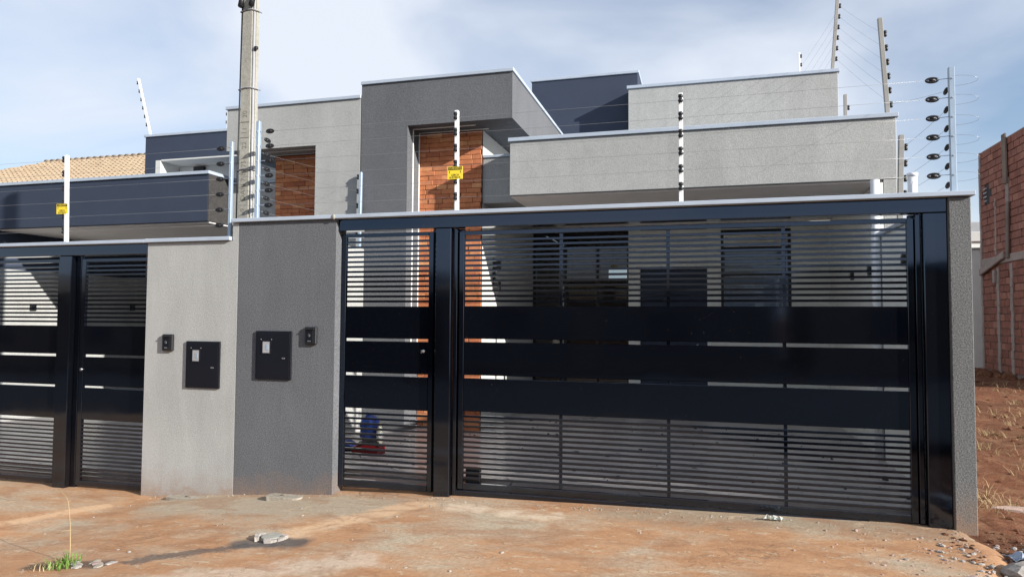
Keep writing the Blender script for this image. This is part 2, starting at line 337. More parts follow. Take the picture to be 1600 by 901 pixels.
n_ = len(pxs); me.from_pydata(vv, [], [(j * n_ + i, j * n_ + i + 1, (j + 1) * n_ + i + 1, (j + 1) * n_ + i) for j in range(len(pys) - 1) for i in range(n_ - 1)])
me.materials.append(M['pavement'])
for p in me.polygons: p.use_smooth = True
struct(link(bpy.data.objects.new('pavement', me)))
def soil_z(x, y):
    base = gx(max(x, 2.0)) - 0.018 if x > 1.3 else gx(x) - 0.06
    amp = 0.035 + 0.03 * min(1, max(0, (x - 2.1)))
    h = noise.noise(Vector((x * 1.1, y * 1.1, 0))) * amp + noise.noise(Vector((x * 4, y * 4, 2))) * amp * 0.55 + noise.noise(Vector((x * 11, y * 11, 7))) * amp * 0.3
    if x < 2.2: h = h * 0.35 - 0.012
    return base + h + (0.10 if x > 2.6 and y > 10 else 0) * min(1, (y - 10) / 4)
sxs = lin(1.0, 4.2, 90) + lin(4.35, 14, 60) + [20, 40]; sys_ = lin(-3.2, 3.0, 130) + lin(3.2, 20, 90) + [30, 45]
struct(grid('soil_lot', sxs, sys_, soil_z, M['soil']))
def street_z(x, y): return gx(x) - 0.13
struct(grid('street', lin(-60, 30, 30), [-40, -16, -12, -4.9], street_z, M['asphalt']))
fl = box('courtyard_floor', -4.52, 1.95, 0.30, 6.10, -0.1, 0.115, M['floor'], None, 0); struct(fl)
fl = box('courtyard_floor', -11.15, -4.67, 0.30, 6.10, -0.4, -0.09, M['floor'], None, 0); struct(fl)

# ------------------------------------------------------------------ houses (mirror twins about x = -4.6)
AX = -4.6
def bond(parent, back_parent, x0, x1, zlo, zhi, y, hmod, lmod, zsplit):
    """face bricks laid in running bond on the plane y; rows above zsplit are single bricks"""
    cache = {}; rest = bmesh.new(); rng = random.Random(11 if x0 > AX else 5)
    z = zlo; row = 0
    while z < zhi - 0.01:
        h = min(hmod, zhi - z); x = x0 - rng.choice((0.0, 0.5, 0.28, 0.72)) * lmod
        while x < x1 - 0.005:
            L = lmod * rng.choice((0.8, 1.0, 1.0, 1.0, 1.18)); a, b = max(x, x0), min(x + L, x1)
            x += L
            if b - a < 0.02: continue
            dep = 0.022 + rng.uniform(0, 0.010)
            if z < zsplit: add_box(rest, a + 0.0015, b - 0.0015, y - dep, y - 0.001, z + 0.0015, z + h - 0.0015); continue
            key = (round(b - a, 2), round(h, 3))
            if key not in cache:
                bm = bmesh.new(); w = key[0] - 0.005; add_box(bm, -w / 2, w / 2, -0.022, 0, 0.002, h - 0.002, 0.003); cache[key] = mesh_from(bm, 'brick', M['brick'])
            o = bpy.data.objects.new('brick', cache[key]); link(o, parent); o.location = Vector(((a + b) / 2, y - (dep - 0.022) - 0.001, z)) - wloc(parent)
        z += hmod; row += 1
    if len(rest.verts): stuff(obj('lower_brickwork', rest, M['brick'], back_parent))
    else: rest.free()
def house(sgn, dz, mw_front, mw_can, mw_rear, label):
    X = (lambda x: x) if sgn > 0 else (lambda x: 2 * AX - x)
    G0 = -0.1 if sgn > 0 else -0.4
    ox = X(-1.2); H = thing('house', label, 'house', (ox, 4.0, G0))
    def b(name, x0, x1, y0, y1, z0, z1, mat, par=None, bev=0.006): return box(name, X(x0), X(x1), y0, y1, z0 + (dz if z0 > G0 + 1e-6 else 0), z1 + dz, M[mat], par or H, bev)
    gap = 0.012
    # portico: leg, beam with flashing
    leg = b('portico_leg', -4.594, -3.891, 2.588, 3.05, G0, 4.2878, mw_front, None, 0.0006)
    b('white_side_wall', -3.12, -2.95, 3.053, 6.078, G0, 4.284, 'cream')
    b('wall', -4.594, -3.123, 3.075, 6.078, G0, 4.284, mw_front)
    bb = b('portico_roof', -4.594, -2.40, 2.588, 6.08, 4.288, 4.905, mw_front, None, 0.0006)
    b('flashing', -4.598, -2.38, 2.565, 6.085, 4.908, 4.955, 'coping', bb, 0.004)
    # light strips on reveal and soffit
    for yy, xe, nm in ((2.77, -2.97, 'strip'), (2.985, -2.85, 'strip')):
        b('light_strip', -3.890, -3.878, yy - 0.011, yy + 0.011, 0.9, 4.286, 'led', leg, 0.002)
        b('light_strip', -3.877, xe, yy - 0.011, yy + 0.011, 4.276, 4.287, 'led', bb, 0.002)
    # face brick panel
    pan = b('brick_panel', -3.888, -2.952, 3.03, 3.052, G0, 4.283, 'brick_back', None, 0)
    xa, xb = sorted((X(-3.886), X(-2.953))); bond(pan, pan, xa, xb, 0.117 + (0 if sgn > 0 else dz), 4.28 + dz, 3.03, 0.067, 0.205, 0.0 if sgn > 0 else 2.35)
    # linking beam beside the bricks
    lb = b('link_beam', -2.948, -2.425 if sgn > 0 else -2.15, 3.05, 5.74, 3.251, 3.885, 'light')
    b('flashing', -2.946, -2.44 if sgn > 0 else -2.16, 3.03, 5.70, 3.888, 3.925, 'coping', lb, 0.004)
    # garage canopy
    xl = -2.42 if sgn > 0 else -2.13
    can = b('canopy', xl, 2.128, 2.55, 5.748, 3.253, 3.955, mw_can)
    b('flashing', xl - 0.02, 2.15, 2.525, 5.745, 3.958, 4.008, 'coping', can, 0.004)
    b('soffit', xl + 0.01, 1.98, 2.60, 5.74, 3.235, 3.251, 'soffit', can, 0)
    if sgn < 0: b('end_face', xl - 0.008, xl - 0.0005, 2.551, 5.70, 3.254, 3.954, 'dark_mortar', can, 0)
    b('canopy_leg', 1.985, 2.126, 2.552, 5.74, G0, 3.2505, mw_can)
    # rear block with window and door
    holes = [(-1.017, 0.077, 0.115 + (dz if sgn < 0 else 0), 2.50 + dz), (0.294, 1.376, 1.55 + dz, 3.13 + dz)]
    hs = [(min(X(h[0]), X(h[1])), max(X(h[0]), X(h[1])), h[2], h[3]) for h in holes]
    xa, xb = sorted((X(-1.21), X(2.10)))
    wall_holes('garage_back_wall', xa, xb, G0, 3.23 + dz, 5.75, 5.90, hs, M['inner'], H)
    rb = b('rear_block', -1.21, 2.10, 5.75, 10.0, 3.98, 5.60, mw_rear)
    b('flashing', -1.235, 2.125, 5.725, 10.02, 5.603, 5.655, 'coping', rb, 0.004)
    b('room_wall', -1.21, 2.10, 9.85, 10.0, G0, 3.97, 'navy')
    b('room_ceiling', -1.20, 2.09, 5.91, 9.84, 3.24, 3.30, 'inner', None, 0)
    nb = b('tall_block', -3.0, -1.075, 6.082, 10.0, 3.30, 5.985, 'navy')
    b('flashing', -3.02, -1.055, 6.06, 10.02, 5.988, 6.035, 'coping', nb, 0.004)
    b('garage_ceiling', -2.945, -1.215, 5.76, 6.078, 3.253, 3.28, 'soffit', None, 0)
    # far wall of the living room, with a high opening added for a bright patch
    hx = sorted((X(-2.10), X(-1.30))); xa, xb = sorted((X(-3.1), X(-1.22)))
    wall_holes('living_room_back_wall', xa, xb, G0, 3.28 + dz, 9.85, 10.0, [(hx[0], hx[1], 2.55 + dz, 2.80 + dz)], M['inner'], H)
    b('living_room_side_wall', -3.12, -2.97, 6.09, 9.84, G0, 3.28, 'inner'); b('party_wall', -1.20, -1.06, 5.91, 9.84, G0, 3.22, 'inner')
    # sliding glass door (dark): frame bars + panes
    d = b('sliding_door', -2.945, -1.215, 6.02, 6.07, 3.14, 3.22, 'plastic')
    for k, xx in enumerate((-2.945, -2.375, -1.80, -1.265)): b('door_stile', xx, xx + 0.05, 6.02, 6.07, 0.12, 3.138, 'plastic', d, 0.003)
    for xx in (-2.89, -2.32, -1.745): b('pane', xx, xx + 0.51 if xx < -1.8 else -1.27, 6.04, 6.048, 0.14, 3.136, 'glass', d, 0)
    # entrance door leaf, a dark panel
    e = b('door', -1.015, 0.075, 5.80, 5.85, 0.12, 2.495, 'navy')
    b('door_handle', -0.10, -0.07, 5.77, 5.80, 1.0, 1.25, 'chrome', e, 0.004)
    # window: frame, mullions, awning panes (one tilted open)
    w = b('window', 0.294, 0.344, 5.78, 5.84, 1.55, 3.13, 'plastic', None, 0.003)
    b('frame', 1.326, 1.376, 5.78, 5.84, 1.55, 3.13, 'plastic', w, 0.003)
    zr = (1.55, 1.94, 2.37, 2.80, 3.13)
    for i, zz in enumerate(zr): b('frame', 0.346, 1.324, 5.78, 5.84, zz - (0.05 if i == 4 else 0), zz + (0 if i == 4 else 0.05), 'plastic', w, 0.003)
    for i in range(4):
        z0, z1 = zr[i] + 0.055, zr[i + 1] - 0.005 - (0.05 if i == 3 else 0)
        if i == 2:
            bm = bmesh.new(); xa, xb = sorted((X(0.35), X(1.32))); add_box(bm, xa, xb, 5.79, 5.798, z0 + dz, z1 + dz, 0)
            bmesh.ops.rotate(bm, cent=((xa + xb) / 2, 5.794, z1 + dz), matrix=Matrix.Rotation(math.radians(-1.5), 3, 'X'), verts=bm.verts)
            obj('tilted_pane', bm, M['glass'], w); b('pane_brightener', 0.36, 1.31, 5.86, 5.865, z0, z1, 'bluewrap', w, 0)  # pale sheet added behind this pane to brighten it
        else: b('pane', 0.35, 1.32, 5.805, 5.812, z0, z1, 'glass', w, 0)
    return H, X
house(1, 0.0, 'dark', 'light', 'light', 'dark grey and pale grey house with orange brick entrance behind the wide gate')
house(-1, -0.185, 'light', 'navy', 'navy', 'pale grey and navy twin house with dark canopy behind the concrete pole')

# ------------------------------------------------------------------ street walls
fw = thing('front_wall', 'dark grey textured wall with meter box between gate and pale wall', 'wall', (-4.03, 0.08, -0.3))
box('panel', -4.590, -3.470, 0.0, 0.20, -0.3, 2.6165, M['dark'], fw, 0.003)
box('side_panel', -4.60, -4.52, 0.203, 2.585, -0.3, 2.60, M['light'], fw, 0.004)
box('coping', -4.668, -3.494, -0.035, 0.23, 2.62, 2.658, M['coping'], fw, 0.004)
bm = bmesh.new(); bmesh.ops.create_icosphere(bm, subdivisions=2, radius=0.028)
for v in bm.verts: v.co = Vector((v.co.x * 0.75 - 3.485, v.co.y * 0.6 - 0.03, v.co.z * 1.0 + 2.637)) + Vector((0, 0, 0.006 * noise.noise(v.co * 40)))
obj('mortar_dab', bm, M['pole'], fw, True)
fw = thing('front_wall', 'pale grey textured wall with meter box beside the lower gate', 'wall', (-5.1, 0.08, -0.4))
box('panel', -5.722, -4.591, 0.0, 0.20, -0.4, 2.432, M['light'], fw, 0.002)
box('end_strip', -4.662, -4.591, 0.0005, 0.20, 2.4322, 2.6165, M['light'], fw, 0.001)
box('side_panel', -4.672, -4.602, 0.203, 2.585, -0.4, 2.60, M['inner'], fw, 0.004)
box('coping', -5.735, -4.675, -0.035, 0.23, 2.437, 2.478, M['coping'], fw, 0.004)
fw = thing('wall_pillar', 'narrow speckled grey pillar ending the wall beside the bare lot', 'pillar', (1.93, 0.1, -0.1))
box('shaft', 1.853, 2.005, 0.0, 0.25, -0.1, 2.6165, M['speckle'], fw, 0.006)
box('coping', -3.478, 2.03, -0.035, 0.23, 2.62, 2.658, M['coping'], fw, 0.004)
fw = thing('boundary_wall', 'pale boundary wall running back along the bare lot', 'wall', (1.99, 1.4, -0.1))
box('panel', 1.93, 2.00, 0.255, 2.548, -0.1, 2.60, M['inner'], fw, 0.004)
box('rear_panel', 1.93, 1.982, 2.553, 5.745, -0.1, 3.22, M['inner'], fw, 0.004)
box('coping', 1.90, 2.03, 0.236, 2.52, 2.603, 2.645, M['coping'], fw, 0.004)
fw = thing('boundary_wall', 'far pale boundary wall of the navy twin house', 'wall', (-11.2, 3, -0.4))
box('panel', -11.20, -11.13, 0.25, 5.745, -0.4, 2.42, M['light'], fw, 0.004)

# ------------------------------------------------------------------ gates
def gate_frame(label, xb0, xb1, zb0, zb1, posts, zfoot):
    t = thing('gate_frame', label, 'gate frame', ((posts[0][0] + posts[0][1]) / 2, 0.085, zfoot))
    box('beam', xb0, xb1, 0.035, 0.150, zb0, zb1, M['black'], t, 0.005)
    for a, b_, ft in posts: box('post', a, b_, 0.0345, 0.149, ft, zb0 - 0.001, M['black'], t, 0.006)
    return t
def gate(name, label, x0, x1, st, zs, n, muntins, label_cat='gate', lock=None, stopside=None):
    rt, rb_, p1t, p1b, p2t, p2b, p3t, p3b, bt, bb_ = zs
    t = thing(name, label, label_cat, ((x0 + x1) / 2, 0.11, bb_))
    for a in (x0, x1 - st): box('stile', a, a + st, 0.10, 0.14, bb_, rt, M['black'], t, 0.004)
    xi0, xi1 = x0 + st + 0.001, x1 - st - 0.001
    box('top_rail', xi0, xi1, 0.101, 0.139, rb_, rt, M['black'], t, 0.003); box('bottom_rail', xi0, xi1, 0.101, 0.139, bb_, bt, M['black'], t, 0.003)
    for a, b_ in ((p1t, p1b), (p2t, p2b), (p3t, p3b)): box('sheet_panel', xi0, xi1, 0.103, 0.125, b_, a, M['black'], t, 0.004)
    bm = bmesh.new(); L = xi1 - xi0; add_box(bm, -L / 2, L / 2, -0.009, 0.009, -0.0105, 0.0105, 0.002); sm = mesh_from(bm, 'slat', M['black'])
    for top, bot in ((rb_, p1t), (p3b, bt)):
        for k in range(n):
            z = bot + (top - bot) * (k + 1) / (n + 1)
            o = bpy.data.objects.new('slat', sm); link(o, t); o.location = Vector(((xi0 + xi1) / 2, 0.114 + random.uniform(-0.0008, 0.0008), z + random.uniform(-0.001, 0.001))) - t.location
    for m in muntins: box('brace', m - 0.014, m + 0.014, 0.1255, 0.150, bt + 0.002, rb_ - 0.002, M['black'], t, 0.002)
    if lock:
        bm = bmesh.new(); add_tube(bm, [(lock[0], 0.088, lock[1]), (lock[0], 0.1025, lock[1])], [0.014, 0.017], 14); obj('lock_cylinder', bm, M['chrome'], t, True)
        box('keyhole_plate', lock[0] - 0.03, lock[0] - 0.018, 0.099, 0.1025, lock[1] - 0.02, lock[1] + 0.01, M['chrome'], t, 0.001)
    if stopside:
        box('gate_stop', stopside[0], stopside[1], 0.151, 0.21, bb_ + 0.02, bb_ + 0.18, M['plastic'], t, 0.006)
    return t
ZS = (2.475, 2.436, 1.766, 1.460, 1.429, 1.120, 1.091, 0.784, 0.118, 0.060)
ZP = (2.480, 2.444, 1.762, 1.450, 1.423, 1.114, 1.087, 0.768, 0.070, 0.006)
gf = gate_frame('black steel beam and posts framing the wide gate', -3.466, 1.850, 2.505, 2.6165, [(-2.437, -2.282, -0.02), (1.684, 1.8495, 0.03)], -0.02)
box('guide_tube', -2.274, -2.238, 0.09, 0.14, 0.0, 2.503, M['black'], gf, 0.003); box('guide_tube', 1.640, 1.677, 0.09, 0.14, 0.05, 2.503, M['black'], gf, 0.003)
box('gap_shade_strip', -2.505, -2.439, 0.142, 0.160, 0.0, 2.503, M['black'], gf, 0.002); box('gap_shade_strip', -2.280, -2.185, 0.152, 0.168, 0.0, 2.503, M['black'], gf, 0.002); box('gap_shade_strip', 1.600, 1.682, 0.152, 0.168, 0.05, 2.503, M['black'], gf, 0.002)  # black strips added behind the gaps to keep them dark as in shade
box('track', -2.27, 1.68, 0.10, 0.15, -0.02, 0.048, M['black'], gf, 0.003)
gate('sliding_gate', 'wide black slatted sliding gate with three solid sheet panels', -2.222, 1.632, 0.050, ZS, 13, (-1.244, -0.29, 0.659), 'gate', None, (-2.16, -2.02))
gate('pedestrian_gate', 'narrow black slatted gate beside the dark grey wall', -3.464, -2.482, 0.050, ZP, 13, (), 'gate', (-2.574, 1.335))
gf = gate_frame('black steel beam and posts framing the lower twin gates', -11.05, -5.728, 2.323, 2.4335, [(-6.958, -6.785, -0.26), (-11.04, -10.87, -0.28)], -0.26)
box('guide_tube', -6.777, -6.715, 0.10, 0.148, -0.25, 2.320, M['black'], gf, 0.003)
box('coping', -11.2, -5.738, -0.034, 0.23, 2.4365, 2.474, M['coping'], gf, 0.004)
ZN = (2.292, 2.255, 1.542, 1.226, 1.198, 0.880, 0.858, 0.508, -0.160, -0.215)
gate('sliding_gate', 'wide black slatted sliding gate behind the lower coping', -10.86, -6.994, 0.045, ZN, 14, (-9.9, -8.95, -7.99), 'gate')
gate('pedestrian_gate', 'narrow black slatted gate beside the pale grey wall', -6.708, -5.728, 0.058, ZN, 14, (), 'gate', (-6.665, 1.06))

# ------------------------------------------------------------------ boxes on the wall
def meter_box(label, x0, x1, z0, z1, wx, wz):
    t = thing('meter_box', label, 'meter box', ((x0 + x1) / 2, -0.01, z0))
    box('case', x0, x1, -0.0215, -0.0005, z0, z1, M['box'], t, 0.003)
    d = box('door', x0 + 0.018, x1 - 0.018, -0.0235, -0.0217, z0 + 0.02, z1 - 0.02, M['box'], t, 0.002)
    xc, zc = x0 + wx, z1 - wz
    box('meter_window', xc, xc + 0.085, -0.0255, -0.0238, zc - 0.115, zc, M['conduit'], d, 0.001); box('meter_dial', xc + 0.034, xc + 0.066, -0.0275, -0.0256, zc - 0.085, zc - 0.032, M['galv'], d, 0.001)
    for a, b_, c, e in ((xc - 0.014, xc, zc - 0.13, zc + 0.014), (xc + 0.085, xc + 0.099, zc - 0.13, zc + 0.014)): box('window_frame', a, b_, -0.0285, -0.0238, c, e, M['box'], d, 0.001)
    for c, e in ((zc, zc + 0.0135), (zc - 0.1295, zc - 0.1155)): box('window_frame', xc + 0.0005, xc + 0.0845, -0.0285, -0.0238, c, e, M['box'], d, 0.001)
    for sx in (xc - 0.02, xc + 0.10):
        tube('screw', [(sx, -0.0265, zc + 0.02), (sx, -0.0235, zc + 0.02)], 0.006, M['wood'], d, 8)
    box('latch', x1 - 0.10, x1 - 0.065, -0.030, -0.0238, (z0 + z1) / 2 - 0.035, (z0 + z1) / 2 - 0.022, M['chrome'], d, 0.001)
    return t
meter_box('black meter box on the dark grey wall', -4.347, -3.940, 1.03, 1.513, 0.085, 0.105)
meter_box('black meter box on the pale grey wall', -5.183, -4.772, 0.918, 1.398, 0.085, 0.09)
def intercom(label, x0, x1, z0, z1):
    t = thing('intercom', label, 'intercom', ((x0 + x1) / 2, -0.01, z0)); w = x1 - x0
    bm = bmesh.new(); add_box(bm, x0, x1, -0.034, -0.0005, z0, z1, 0.008); obj('case', bm, M['plastic'], t)
    box('visor', x0 + w * 0.12, x1 - w * 0.12, -0.050, -0.0345, z1 - 0.028, z1 - 0.018, M['plastic'], t, 0.003)
    box('face_plate', x0 + w * 0.17, x1 - w * 0.30, -0.037, -0.0345, z0 + 0.02, z1 - 0.03, M['box'], t, 0.001)
    xc, zc = x0 + w * 0.42, z0 + (z1 - z0) * 0.52
    tube('lens', [(xc, -0.041, zc), (xc, -0.0372, zc)], [0.012, 0.014], M['glass'], t, 14)
    box('call_button', xc - 0.018, xc + 0.018, -0.040, -0.0372, z0 + 0.028, z0 + 0.038, M['chrome'], t, 0.001)
intercom('small black intercom on the dark grey wall', -3.785, -3.655, 1.385, 1.558)
intercom('small black intercom on the pale grey wall', -5.480, -5.345, 1.292, 1.466)
def wall_box(label, x, y, z, face):
    t = thing('electric_box', label, 'electric box', (x, y, z - 0.06))
    if face == 'y': box('case', x - 0.05, x + 0.05, y - 0.03, y - 0.001, z - 0.06, z + 0.06, M['plastic'], t, 0.004); box('cover', x - 0.035, x + 0.035, y - 0.036, y - 0.0305, z - 0.045, z + 0.045, M['box'], t, 0.002)
    else:
        s = face; box('case', x, x + s * 0.03, y - 0.055, y + 0.055, z - 0.06, z + 0.06, M['plastic'], t, 0.004); box('cover', x + s * 0.0305, x + s * 0.036, y - 0.04, y + 0.04, z - 0.045, z + 0.045, M['box'], t, 0.002)
wall_box('black electric box deepest along the pale garage side wall', 1.929, 3.95, 2.25, -1)
wall_box('black electric box beside the white downpipe', 1.929, 2.95, 2.25, -1)
wall_box('black electric box nearest the wide gate on the side wall', 1.929, 1.5, 2.25, -1)
wall_box('black electric box on the far boundary wall of the twin house', -11.129, 3.2, 1.80, 1)
wall_box('black electric box deepest along the far boundary wall of the twin house', -11.129, 5.35, 1.83, 1)
# wall lamp on the garage side wall
t = thing('wall_lamp', 'tall black wall lamp on the pale garage wall beside the bricks', 'wall lamp', (-2.92, 3.6, 2.05))
box('back_plate', -2.949, -2.935, 3.54, 3.66, 2.05, 2.53, M['plastic'], t, 0.003); box('housing', -2.934, -2.85, 3.55, 3.65, 2.07, 2.22, M['plastic'], t, 0.004); box('housing', -2.934, -2.85, 3.55, 3.65, 2.36, 2.51, M['plastic'], t, 0.004)
# downpipes
t = thing('downpipe', 'white downpipe under the canopy on the side wall', 'pipe', (1.88, 2.48, 0.1))
tube('pipe', [(1.878, 2.46, 0.116), (1.878, 2.46, 3.232)], 0.048, M['pvc'], t, 14); box('bracket', 1.83, 1.929, 2.44, 2.48, 1.2, 1.23, M['galv'], t, 0.002); box('bracket', 1.83, 1.929, 2.44, 2.48, 2.7, 2.73, M['galv'], t, 0.002)
t = thing('vent_pipe', 'short white plastic pipe standing above the coping', 'pipe', (1.68, 0.35, 0.1))
tube('pipe', [(1.70, 0.36, 0.115), (1.70, 0.36, 2.855)], 0.037, M['pvc'], t, 16); tube('cap', [(1.70, 0.36, 2.856), (1.70, 0.36, 2.885)], 0.042, M['pvc'], t, 16)

# ------------------------------------------------------------------ electric fence
bm = bmesh.new()
prof = [(0.006, -0.036), (0.017, -0.034), (0.021, -0.022), (0.021, -0.012), (0.014, -0.006), (0.014, 0.006), (0.021, 0.012), (0.021, 0.022), (0.017, 0.034), (0.006, 0.036)]
add_tube(bm, [(0, 0, z) for r, z in prof], [r for r, z in prof], 10); BOB = mesh_from(bm, 'insulator', M['plastic'], True)
bm = bmesh.new()     # strain insulator: oval link with a hollow and a collar
ring = []
for k in range(18):
    a = 2 * math.pi * k / 18; ring.append(Vector((0.042 * math.cos(a), 0, 0.017 * math.sin(a))))
add_tube(bm, ring + [ring[0]], 0.009, 6, False); add_tube(bm, [(-0.020, 0, 0), (0.020, 0, 0)], [0.013, 0.013], 8); LINK = mesh_from(bm, 'strain_insulator', M['plastic'], True)
def inst(me_, name, loc, parent, rot=None):
    o = bpy.data.objects.new(name, me_); link(o, parent); o.location = Vector(loc) - wloc(parent)
    if rot is not None: o.rotation_euler = rot
    return o
def fence_post(label, x, y, z0, z1, top=(0, 0), mat='white_metal', w=0.036, ins=(), side='front', group=None):
    t = thing('fence_post', label, 'fence post', (x, y, z0), group)
    bm = bmesh.new(); add_box(bm, x - w / 2, x + w / 2, y - w / 2, y + w / 2, z0, z1, 0.003)
    for v in bm.verts: k = (v.co.z - z0) / (z1 - z0); v.co.x += top[0] * k; v.co.y += top[1] * k
    obj('pole', bm, M[mat], t)
    for z in ins:
        k = (z - z0) / (z1 - z0); px, py = x + top[0] * k, y + top[1] * k
        if side == 'front': inst(BOB, 'insulator', (px, py - w / 2 - 0.019, z), t)
        elif side == 'left': inst(BOB, 'insulator', (px - w / 2 - 0.017, py - 0.004, z), t)
        elif side == 'right': inst(BOB, 'insulator', (px + w / 2 + 0.017, py - 0.004, z), t)
        tube('bolt', [(px - w / 2 - 0.004, py, z), (px + w / 2 + 0.004, py, z)], 0.004, M['galv'], t, 6)
    return t
def wire(p, q, label, group, sag=0.006, r=0.0013):
    n = 8; pts = []
    for i in range(n + 1):
        u = i / n; v = Vector(p).lerp(Vector(q), u); v.z -= 4 * sag * u * (1 - u); pts.append(v)
    o = tube('fence_wire', pts, r, M['wire'], None, 5); return tag(o, label, 'wire', group)
ZW = [2.798 + 0.1535 * k for k in range(6)]
ZWN = [2.609 + 0.162 * k for k in range(6)]
white_side = [fence_post('white fence post above the orange bricks carrying a yellow sign', -2.237, 0.06, 2.658, 3.625, (-0.008, 0), ins=ZW),
              fence_post('white fence post on the coping in front of the pale canopy', -0.174, 0.06, 2.658, 3.621, (0, 0), ins=ZW),
              fence_post('white fence post on the lower coping carrying a yellow sign', -6.895, 0.06, 2.474, 3.465, (-0.035, 0), ins=ZWN, side='left')]
def corner_post(label, x, y, z0, z1, zs, dirs, w=0.040):
    """galvanised post with strain insulators on short arms: dirs = [(dx, dy, dz offset)]"""
    t = fence_post(label, x, y, z0, z1, (0, 0), 'galv', w)
    for z in zs:
        for dx, dy, oz in dirs:
            d = Vector((dx, dy, 0)).normalized(); a = math.atan2(d.y, d.x)
            inst(LINK, 'strain_insulator', Vector((x, y, z + oz)) + d * 0.135, t, (0, 0.10 if oz else 0, a))
            tube('arm', [Vector((x, y, z + oz + 0.006)) + d * w * 0.3, Vector((x, y, z + oz + 0.002)) + d * 0.10], 0.003, M['galv'], t, 5)
        box('bolt', x - 0.006, x + 0.006, y - w / 2 - 0.006, y - w / 2 + 0.001, z - 0.006, z + 0.006, M['chrome'], t, 0.001)
    return t
p3 = corner_post('galvanised fence post with double insulators beside the concrete pole', -4.425, 0.06, 2.658, 3.676, ZW, [(1, 0, 0), (0.1, 1, -0.055)])
p2 = corner_post('galvanised fence post on the end of the lower coping', -4.745, 0.06, 2.478, 3.482, ZWN, [(-1, 0, 0)], 0.034)
p6 = corner_post('tall galvanised fence post on the pillar by the bare lot', 1.908, 0.06, 2.658, 3.66, ZW, [(-1, 0, 0), (0.02, 1, -0.055)])
for z in ZW:          # jumper loops behind the corner post
    pts = []
    for k in range(11):
        a = math.pi * (k / 10) - math.pi / 2
        pts.append((1.93 + 0.17 * math.cos(a), 0.075 + 0.02 * math.sin(a), z - 0.025 + 0.035 * math.sin(-a) + 0.008 + 0.008 * math.sin(z * 50)))
    tube('jumper_loop', pts, 0.0011, M['wire'], p6, 5)
fence_post('short galvanised fence post against the pale house wall', -4.565, 2.53, 2.60, 3.665, (0.008, 0), 'galv', 0.040, [2.80, 3.0, 3.2, 3.4, 3.6], 'left')
fence_post('grey leaning fence post on the canopy corner', 2.085, 2.72, 4.009, 5.16, (-0.08, -0.05), 'grey_metal', 0.048, [4.15 + 0.165 * k for k in range(6)], 'right')
fence_post('grey fence post on the boundary wall before the canopy', 1.995, 1.95, 2.645, 3.60, (0.03, 0), 'grey_metal', 0.050, [2.82, 2.98, 3.14, 3.30, 3.47], 'right')
fence_post('grey fence post on the roof corner of the pale rear block', 2.03, 5.80, 5.656, 7.0, (0.10, -0.02), 'grey_metal', 0.050, [5.83 + 0.17 * k for k in range(7)], 'right')
fence_post('slim white fence post far back on the pale rear block', 1.95, 9.0, 5.656, 7.16, (0, 0), 'white_metal', 0.036, [6.9, 7.08], 'right')
fence_post('grey stub fence post half hidden behind the canopy edge', 2.06, 5.0, 4.009, 5.0, (0, 0), 'grey_metal', 0.045, [4.4, 4.8], 'right')
fence_post('white leaning fence post on the navy roof corner', -11.22, 5.80, 5.471, 6.72, (-0.36, 0), 'white_metal', 0.040, [5.70 + 0.185 * k for k in range(6)], 'left')
fence_post('slim white fence post far behind the navy block', -11.2, 8.2, 5.471, 6.78, (0, 0), 'white_metal', 0.036, [6.42, 6.62], 'left')
ORD = ('lowest', 'second lowest', 'third lowest', 'third highest', 'second highest', 'topmost')
for o_, z in zip(ORD, ZW): wire((-4.29, 0.06, z), (1.77, 0.06, z), o_ + ' of six thin wires strung above the wide gate', 'wires above the wide gate')
for o_, z in zip(ORD, ZWN): wire((-11.2, 0.05, z), (-4.88, 0.06, z), o_ + ' of six thin wires strung above the lower coping', 'wires above the lower coping')
for k, z in enumerate(ZW[:5]): wire((-4.412, 0.195, z - 0.055), (-4.60, 2.52, 2.80 + 0.2 * k), ('lowest', 'second lowest', 'middle', 'second highest', 'topmost')[k] + ' of five thin wires running back beside the concrete pole', 'wires running back beside the pole', 0.01)
for k, z in enumerate(ZW): wire((1.911, 0.195, z - 0.055), (2.04 , 1.95, 2.82 + 0.162 * min(k, 4)) if k < 5 else (2.05, 2.72, 4.15), ORD[k] + ' of six thin wires running back along the bare lot', 'wires running back along the lot', 0.01)
for k in range(6): wire((2.12 - 0.07 * (k / 6), 2.70, 4.15 + 0.165 * k), (2.09 + 0.08 * k / 6, 5.80, 5.83 + 0.17 * k), ORD[k] + ' of six thin wires rising to the rear roof corner', 'wires rising to the rear roof', 0.02)
for k in range(6): wire((2.09 + 0.08 * k / 6, 5.80, 5.83 + 0.17 * k), (1.98, 9.0, 5.86 + 0.2 * k), ORD[k] + ' of six thin wires crossing the rear roof', 'wires crossing the rear roof', 0.02)
